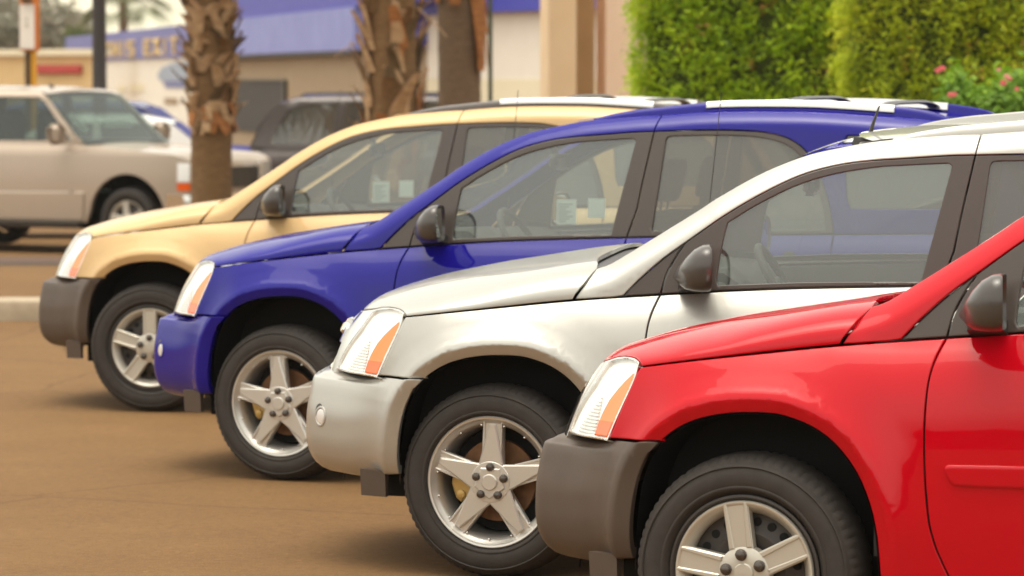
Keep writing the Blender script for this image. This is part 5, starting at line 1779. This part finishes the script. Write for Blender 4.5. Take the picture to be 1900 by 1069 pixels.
# letters on the sign band, built as solid strokes
FONT = {'T': [(0, .82, 1, 1), (.38, 0, .62, .82)], 'H': [(0, 0, .26, 1), (.74, 0, 1, 1), (.26, .41, .74, .59)], 'I': [(.36, 0, .64, 1)],
        'S': [(0, .82, 1, 1), (0, .59, .26, .82), (0, .41, 1, .59), (.74, .18, 1, .41), (0, 0, 1, .18)], 'E': [(0, 0, .26, 1), (.26, .82, 1, 1), (.26, .41, .85, .59), (.26, 0, 1, .18)]}
def letter(ch, s0, s1, z0, z1):
    b = MB()
    if ch == 'X':
        for q in ([(0, 0), (.3, 0), (1, 1), (.7, 1)], [(.7, 0), (1, 0), (.3, 1), (0, 1)]):
            P = [fd * (s0 + (s1 - s0) * u) + np.array([0, 0, z0 + (z1 - z0) * v]) + fn_ * .12 for u, v in q]
            Q = [p - fn_ * .06 for p in P]
            b.add(P + Q, [(0, 1, 2, 3), (7, 6, 5, 4)] + [(i, 4 + i, 4 + (i + 1) % 4, (i + 1) % 4) for i in range(4)])
    else:
        for u0, v0, u1, v1 in FONT[ch]:
            P = [fd * (s0 + (s1 - s0) * u) + np.array([0, 0, z0 + (z1 - z0) * v]) + fn_ * .12 for u, v in ((u0, v0), (u1, v0), (u1, v1), (u0, v1))]
            Q = [p - fn_ * .06 for p in P]
            b.add(P + Q, [(0, 1, 2, 3), (7, 6, 5, 4)] + [(i, 4 + i, 4 + (i + 1) % 4, (i + 1) % 4) for i in range(4)])
    b.build('letter', 'letter_gold', root)
zl0, zl1 = zbot + (ztop - zbot) * .10, zbot + (ztop - zbot) * .66
for ch, a, c in (('T', 201, 213), ('H', 216, 228), ('I', 232, 238), ('S', 244, 257), ('E', 275, 288), ('X', 292, 306), ('I', 311, 317), ('T', 324, 337)):
    letter(ch, f_at(a), f_at(c), zl0, zl1)

# second wing facing right: deep blue above a white wall
dW = 76.0
q0, q1 = ground_pt(690, 79.0), ground_pt(1012, 72.0)
root = empty('showroom_wing', tuple(q0)); tag(root, 'white showroom wing with deep blue fascia beside the beige columns', 'building')
v_ = q1 - q0; L_ = np.linalg.norm(v_); v_ /= L_; n_ = np.array([v_[1], -v_[0], 0])
def wslab(name, a, c, z0, z1, mat, out=0.0, th=.3):
    b = MB(); quad_wall(b, v_ * a + n_ * out, v_ * c + n_ * out, z0, z1, th); return b.build(name, mat, root)
zf = zat(24, 74)
sm = L_ * (800 - 690) / (1012 - 690)
wslab('fascia', 0, L_ + 3, zf, zf + 4, 'blue_fascia', .25, .6)
wslab('fascia', 0, sm, zat(92, 78), zf - .004, 'blue_fascia', .2, .5)
wslab('wall', 0, sm, -.3, zat(92, 78) - .004, 'wall_tan', 0)
wslab('wall', sm + .004, L_ + 3, zat(146, 74), zf - .004, 'wall_white', 0)
wslab('wall_base', sm + .004, L_ + 3, -.3, zat(146, 74) - .004, 'wall_cream', .01, .31)

# beige building with pilasters, partly behind the hedge
dB = 46.0
c0, c1 = ground_pt(1008, dB), ground_pt(1420, dB + .3)
root = empty('beige_building', tuple(c0)); tag(root, 'beige stucco building with flat columns beside the clipped hedge', 'building')
v2 = c1 - c0; L2 = np.linalg.norm(v2); v2 /= L2; n2 = np.array([v2[1], -v2[0], 0])
def bslab(name, px0, px1, z0, z1, mat, out=0.0, th=.5):
    b = MB(); k = L2 / (1420 - 1008)
    quad_wall(b, v2 * ((px0 - 1008) * k) + n2 * out, v2 * ((px1 - 1008) * k) + n2 * out, z0, z1, th); return b.build(name, mat, root)
bslab('column', 1010, 1060, -.3, 5.5, 'stucco_peach', .45, .9)
bslab('recess_wall', 1060.5, 1113.5, -.3, 5.5, 'stucco_shaded', -.55, .4)
bslab('column', 1114, 1260, -.3, 5.5, 'stucco_pink', .45, .9)
bslab('wall', 1261, 1420, -.3, 5.5, 'stucco_pink', .2, .5)

# low yellow building far left with a red sign
y0, y1 = ground_pt(-160, 122), ground_pt(180, 118)
root = empty('low_building', tuple(y0)); tag(root, 'low yellow building with a red wall sign, far off at the left edge', 'building')
v3 = y1 - y0; L3 = np.linalg.norm(v3); v3 /= L3; n3 = np.array([v3[1], -v3[0], 0])
def yslab(name, px0, px1, py0, py1, mat, out=0.0, th=.4):
    b = MB(); k = L3 / 340.0
    quad_wall(b, v3 * ((px0 + 160) * k) + n3 * out, v3 * ((px1 + 160) * k) + n3 * out, zat(py0, 120), zat(py1, 120), th); return b.build(name, mat, root)
yslab('wall', -160, 178, 175, 104, 'wall_yellow', 0, .6)
yslab('roof_edge', -165, 182, 103.8, 92, 'wall_cream', .15, .9)
yslab('wall_sign', 75, 157, 137, 121, 'sign_red', .12, .1)
for i in range(7):
    yslab('sign_letter', 79 + i * 11, 86 + i * 11, 133, 125, 'paint_rose' if 'paint_rose' in MATS else 'sign_red', .15, .05)

# ------------------------------------------------------------------ poles and the bus-stop sign
o = place(187, 49.0)
root = empty('lamp_post', tuple(o)); tag(root, 'thick dark lamp post rising behind the champagne SUV', 'lamp post')
b = MB(); b.lathe_z([(.20, 0), (.20, .25), (.10, .35), (.088, 3), (.075, 7.0)], 16, cap0=True, cap1=True); b.build('post', 'pole_dark', root, 40)
b = MB(); b.tube([(0, 0, 6.9), (.4, 0, 7.1), (1.2, 0, 7.15)], .04, 8); b.rbox((1.45, 0, 7.13), (.6, .25, .12), .04); b.build('lamp_arm', 'pole_dark', root, 40)
o = place(910, 41.0)
root = empty('thin_pole', tuple(o)); tag(root, 'thin dark green pole in front of the white showroom wall', 'pole')
b = MB(); b.lathe_z([(.026, 0), (.022, 5.2)], 10, cap0=True, cap1=True); b.build('pole', 'pole_green', root, 60)
o = place(58, 52.0); dS = 52.0; k = dS / FPX
root = empty('roadside_sign', tuple(o), math.atan2(RH[1], RH[0])); tag(root, 'narrow white upright sign with orange edge on a yellow and brown post', 'sign')
zs = lambda py: zat(py, dS) - o[2]
b = MB(); b.box((-3 * k, .02, zs(125) / 2 + zs(60) / 2 * 0 + zs(60) / 2 - zs(125) / 2 + 0), (12 * k, .06, zs(60))); b.v = [(x, y, z - min(q[2] for q in b.v)) for x, y, z in b.v]; b.build('post', 'post_brown', root)
b = MB(); b.box((8 * k, .0, zs(90) / 2), (9 * k, .10, zs(90))); b.build('post_face', 'post_yellow', root)
b = MB(); b.rbox((1 * k, -.04, (zs(96) + zs(-6)) / 2), (36 * k, .09, zs(-6) - zs(96)), .02); b.build('sign_edge', 'sign_orange', root)
b = MB(); b.box((-2.5 * k, -.10, (zs(91) + zs(9)) / 2), (27 * k, .03, zs(9) - zs(91))); b.build('sign_panel', 'sign_white', root)
simple('sign_mark', (0.55, 0.50, 0.42), 0.6)
for py0, py1, w_ in ((34, 40, 5), (44, 52, 6)):
    b = MB(); b.box((-3 * k, -.118, (zs(py0) + zs(py1)) / 2), (w_ * k, .006, zs(py0) - zs(py1))); b.build('sign_mark', 'sign_mark', root)
b = MB(); b.box((-2 * k, -.02, zs(-1)), (16 * k, .16, 14 * k)); b.v = [(x, y - .08, z) for x, y, z in b.v]; b.build('sign_cap', 'post_brown', root)

# ------------------------------------------------------------------ foliage
def leaves(name, mat, C, N, size, tone, parent=None, ratio=.42, fold=.25, seed=0, mw=None):
    """many folded leaf blades at points C, lying around normals N"""
    rg = np.random.default_rng(seed)
    n = len(C)
    N = N / np.maximum(np.linalg.norm(N, axis=1, keepdims=True), 1e-9)
    A = rg.normal(size=(n, 3)); A -= N * (A * N).sum(1, keepdims=True); A /= np.linalg.norm(A, axis=1, keepdims=True)
    B = np.cross(N, A)
    L = (size if np.ndim(size) else np.full(n, size))[:, None]
    p0 = C - A * L * .5
    p1 = C + B * L * ratio * .5 + N * L * fold * .3
    p2 = C + A * L * .5 - N * L * .1
    p3 = C - B * L * ratio * .5 + N * L * fold * .3
    V = np.stack([p0, p1, p2, p3], 1).reshape(-1, 3)
    me = bpy.data.meshes.new(name)
    me.vertices.add(4 * n); me.vertices.foreach_set('co', V.ravel().astype(np.float32))
    me.loops.add(4 * n); me.loops.foreach_set('vertex_index', np.arange(4 * n, dtype=np.int32))
    me.polygons.add(n); me.polygons.foreach_set('loop_start', np.arange(0, 4 * n, 4, dtype=np.int32))
    me.update(calc_edges=True)
    at_ = me.attributes.new('tone', 'FLOAT', 'POINT')
    at_.data.foreach_set('value', np.repeat(np.clip(tone, 0, 1), 4).astype(np.float32))
    return link(name, me, mat, parent, mw)

def lump(x, y, seed):
    rg = np.random.default_rng(seed)
    r = np.zeros_like(x)
    for f, a in ((.8, 1.0), (1.7, .6), (3.6, .38), (7.5, .22)):
        for _ in range(3):
            k = rg.normal(size=2) * f; r += a * np.sin(k[0] * x + k[1] * y + rg.uniform(0, 6.3))
    return r / 3.5

def hedge(px0, px1, d, z1, label, mat, seed, bulge=.35, group=None):
    """clipped conifer hedge: sprays spread over a lumpy front, end and top, thick enough to hide what is behind"""
    rg = np.random.default_rng(seed)
    o = place(px0, d, 0.0)
    W = (px1 - px0) * d / FPX
    root = empty('hedge', tuple(o), math.atan2(RH[1], RH[0])); tag(root, label, 'hedge', group)
    depth = 1.2
    parts = []
    ncl = int(W * z1 * 150)
    # sprays: each a little fan of leaves hanging forward
    cx = rg.uniform(-.05, W + .05, ncl); cz = rg.uniform(.1, z1, ncl)
    ly = lump(cx, cz * .6, seed)
    edge = np.minimum(cx, 0.35) / .35
    cy = -bulge * ly * .5 + .12 * (1 - np.clip(edge, 0, 1)) ** 2
    tone_c = np.clip(.56 + .22 * ly + rg.normal(0, .13, ncl), 0, .8)  # lighter on bulges, darker in hollows: shading put into the leaf colour
    dead = rg.random(ncl) < .025
    # end face and top
    ne = int(depth * z1 * 70)
    ex = rg.uniform(-.06, .06, ne); ez = rg.uniform(.1, z1, ne); ey = rg.uniform(0.05, depth, ne)
    nt = int(depth * W * 40)
    tx = rg.uniform(0, W, nt); ty = rg.uniform(0, depth, nt); tz = np.full(nt, z1) + rg.normal(0, .03, nt)
    CX = np.concatenate([cx, ex + .08 * lump(ey, ez, seed + 1), tx]); CY = np.concatenate([cy, ey, ty]); CZ = np.concatenate([cz, ez, tz])
    T = np.concatenate([tone_c, np.clip(.58 + rg.normal(0, .13, ne), 0, .8), np.full(nt, .5)])
    D = np.concatenate([dead, np.zeros(ne + nt, bool)])
    m = 22
    n = len(CX)
    off = rg.normal(size=(n, m, 3)) * np.array([.045, .028, .060])
    fan = rg.normal(size=(n, 1, 3)) * np.array([.5, .3, .5])
    C = np.stack([CX, CY, CZ], 1)[:, None] + off - np.array([0, .02, 0]) * rg.random((n, m, 1))
    Nn = np.array([0, -.55, .75]) + fan + rg.normal(size=(n, m, 3)) * .45
    Nn[len(cx):len(cx) + ne] += np.array([-1.0, .4, 0])
    tone = T[:, None] + rg.normal(0, .09, (n, m))
    tone = np.where(D[:, None], .97, np.clip(tone, 0, .82))
    size = rg.uniform(.035, .075, n * m)
    leaves('foliage', mat, C.reshape(-1, 3), Nn.reshape(-1, 3), size, tone.ravel(), root, .34, .25, seed)
    # dark woody core
    b = MB()
    cols = np.linspace(.05, W - .05, 18)
    rows = np.linspace(0, z1 - .1, 14)
    V = []
    for x in cols:
        for z in rows:
            V.append((x, float(-bulge * .5 * lump(np.array([x]), np.array([z * .6]), seed)[0]) + .10 + .10 * max(0, 1 - x / .4), z))
    nr = len(rows)
    F = [(i * nr + j, (i + 1) * nr + j, (i + 1) * nr + j + 1, i * nr + j + 1) for i in range(len(cols) - 1) for j in range(nr - 1)]
    b.add(V, F)
    b.add([(x, depth - .1, z) for x, y, z in V], F)
    b.box((W / 2, depth / 2 + .12, z1 / 2 - .08), (W - .14, depth - .35, z1 - .2))
    o2 = b.build('branches', 'hedge_core', root)
    return root
simple('hedge_core', (0.055, 0.075, 0.012), 0.95)
hedge(1196, 1600, 33.0, 3.6, 'tall clipped green hedge beside the beige column', 'leaf_hedge', 11)
hedge(1583, 2080, 31.0, 3.5, 'tall yellow-green hedge standing forward behind the rose bush', 'leaf_hedge_b', 23)

def rose_bush():
    d = 28.6
    o = place(1880, d, 0.0)
    root = empty('rose_bush', tuple(o), math.atan2(RH[1], RH[0])); tag(root, 'leafy rose bush with pink blooms in front of the yellow-green hedge', 'bush')
    rg = np.random.default_rng(31)
    n = 13000
    u = rg.normal(size=(n, 3)); u /= np.linalg.norm(u, axis=1, keepdims=True)
    rr = rg.uniform(.55, 1.0, n) ** .6
    C = u * rr[:, None] * np.array([.80, .40, .62])
    C[:, 2] += 1.40 + .22 * lump(C[:, 0] * 3, C[:, 1] * 2, 3) + rg.normal(0, .05, n)
    C[:, 2] -= .25 * np.maximum(0, -C[:, 0] - .2)
    C = C[C[:, 2] > .15]
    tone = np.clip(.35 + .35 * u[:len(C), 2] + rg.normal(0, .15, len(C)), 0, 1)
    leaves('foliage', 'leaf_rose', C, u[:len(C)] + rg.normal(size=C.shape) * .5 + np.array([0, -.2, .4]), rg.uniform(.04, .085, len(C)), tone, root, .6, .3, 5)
    b = MB()
    for k in range(9):
        a = 2 * math.pi * k / 9
        b.tube([(.05 * math.cos(a), .05 * math.sin(a), 0), (.2 * math.cos(a), .15 * math.sin(a), .7), (.42 * math.cos(a), .28 * math.sin(a), 1.5)], [.014, .010, .005], 6)
    b.build('stems', 'stem', root, 60)
    fl = [(1727, 132, 1.0, 'petal'), (1735, 128, 1.1, 'petal'), (1749, 177, 1.0, 'petal'), (1757, 176, .9, 'petal'), (1840, 130, .7, 'petal_pale'), (1852, 143, 1.0, 'petal_pale'), (1848, 155, 1.1, 'petal'), (1859, 147, .9, 'petal'), (1872, 166, .8, 'petal'), (1887, 94, .5, 'petal')]
    k = d / FPX
    for px, py, sc, mt in fl:
        x = (px - 1880) * k; z = zat(py, d - .42)
        b = MB()
        rr_ = random.Random(px)
        for ring, (nr, tilt, ln) in enumerate(((5, .35, .045), (5, .85, .05), (6, 1.25, .05))):
            for j in range(nr):
                a = 2 * math.pi * j / nr + ring * .5 + rr_.random()
                c_, s_ = math.cos(a), math.sin(a)
                L = ln * sc * .5
                w_ = .013 * sc
                tip = (c_ * L * math.sin(tilt), s_ * L * math.sin(tilt), L * math.cos(tilt))
                mid = (c_ * L * .6 * math.sin(tilt * 1.2), s_ * L * .6 * math.sin(tilt * 1.2), L * .55 * math.cos(tilt))
                b.add([(0, 0, 0), (mid[0] - s_ * w_, mid[1] + c_ * w_, mid[2]), tip, (mid[0] + s_ * w_, mid[1] - c_ * w_, mid[2])], [(0, 1, 2, 3)])
        o_ = b.build('flower', mt, root)
        o_.location = (x, -.42 + .1 * rr_.random(), z)
        o_.rotation_euler = (R(55), rr_.uniform(-.4, .4), 0)
    return root
rose_bush()
# a few dark red blooms in the gap between the hedges
def far_tree(px, py0, py1, d, wpx, label, mat, seed, nleaf=2600, name='tree', lsize=.5):
    o = place(px, d)
    root = empty(name, tuple(o)); tag(root, label, 'tree', 'hazy trees far behind the lot')
    rg = np.random.default_rng(seed); rnd = random.Random(seed)
    zt = zat(py0, d) - o[2]; zb = zat(py1, d) - o[2]; w = wpx * d / FPX / 2
    zb = max(zb, .5)
    b = MB(); b.tube([(0, 0, 0), (.1 * w, 0, zb), (0, 0, (zb + zt) / 2)], [.06 * w + .1, .05 * w + .08, .03], 8)
    for k in range(6):
        a = rnd.uniform(0, 6.3); b.tube([(0, 0, zb), (w * .5 * math.cos(a), w * .5 * math.sin(a), zb + (zt - zb) * rnd.uniform(.4, .8))], [.04 * w + .03, .02], 6)
    b.build('trunk', 'stem', root, 60)
    ncl = 70
    cc = rg.normal(size=(ncl, 3)); cc /= np.linalg.norm(cc, axis=1, keepdims=True); cc *= rg.uniform(.3, 1, (ncl, 1)) ** .5
    cc = cc * np.array([w, w, (zt - zb) / 2]) + np.array([0, 0, (zt + zb) / 2])
    m = nleaf // ncl
    C = (cc[:, None] + rg.normal(size=(ncl, m, 3)) * w * .13).reshape(-1, 3)
    Nn = rg.normal(size=C.shape)
    tone = np.clip(np.repeat(rg.uniform(.1, .9, ncl), m) + rg.normal(0, .15, len(C)), 0, 1)
    leaves('crown', mat, C, Nn, rg.uniform(.6, 1.2, len(C)) * lsize, tone, root, .6, .2, seed)
    return root
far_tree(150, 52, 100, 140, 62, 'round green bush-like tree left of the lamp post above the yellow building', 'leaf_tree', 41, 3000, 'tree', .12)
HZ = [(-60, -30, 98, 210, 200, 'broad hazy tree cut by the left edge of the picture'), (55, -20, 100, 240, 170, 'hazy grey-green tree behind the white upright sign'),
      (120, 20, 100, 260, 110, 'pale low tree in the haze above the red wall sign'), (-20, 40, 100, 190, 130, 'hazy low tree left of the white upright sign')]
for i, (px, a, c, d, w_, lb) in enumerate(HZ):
    far_tree(px, a, c, d, w_, lb, 'leaf_far_haze', 50 + i, 4200, 'tree', .55)
# dark tree line on the far side of the lot, behind the camera: it shows only as a reflection in the paint
rg = np.random.default_rng(77)
n = 9000
tx = rg.uniform(-70, 70, n); hgt = 2.2 + .9 * lump(tx * .5, tx * 0, 8) + .4 * lump(tx * 2.0, tx * 0, 9)
tz = rg.random(n) ** .8 * hgt
C = np.stack([tx, -34 + rg.normal(0, .7, n), tz], 1)
o = leaves('treeline', 'leaf_tree', C, rg.normal(size=(n, 3)) + np.array([0, .6, .3]), rg.uniform(.6, 1.3, n), rg.uniform(0, .7, n), None, .8, .2, 5)
tag(o, 'dark line of trees across the lot behind the camera', 'tree line', kind='stuff')
# low wooded ridge on the horizon
b = MB(); rg = np.random.default_rng(3)
P0 = []
for k in range(41):
    px = -1600 + 3600 * k / 40
    P0.append((px, 620, 12 + 10 * rg.random() + (8 if px < 300 else 0)))
V = []
for px, d, h_ in P0:
    p = place(px, d, -1.0); q = place(px, d + 160, -1.0)
    V += [tuple(p), (q[0], q[1], h_ * .9), (q[0], q[1] + 60, -1.0)]
b.add(V, [(3 * i + j, 3 * i + 3 + j, 3 * i + 4 + j, 3 * i + 1 + j) for i in range(40) for j in (0, 1)])
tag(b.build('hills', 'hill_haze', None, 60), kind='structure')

# ------------------------------------------------------------------ air
hz = NT('haze')
hz.t.nodes.remove(hz.b)
pv = hz.n('ShaderNodeVolumePrincipled')
pv.inputs['Color'].default_value = (1.0, 0.97, 0.92, 1)
pv.inputs['Density'].default_value = 0.0002
hz.l(pv.outputs[0], hz.o.inputs['Volume'])
b = MB(); b.box((0, 380, 30), (1900, 900, 64)); tag(b.build('haze', 'haze'), kind='stuff')
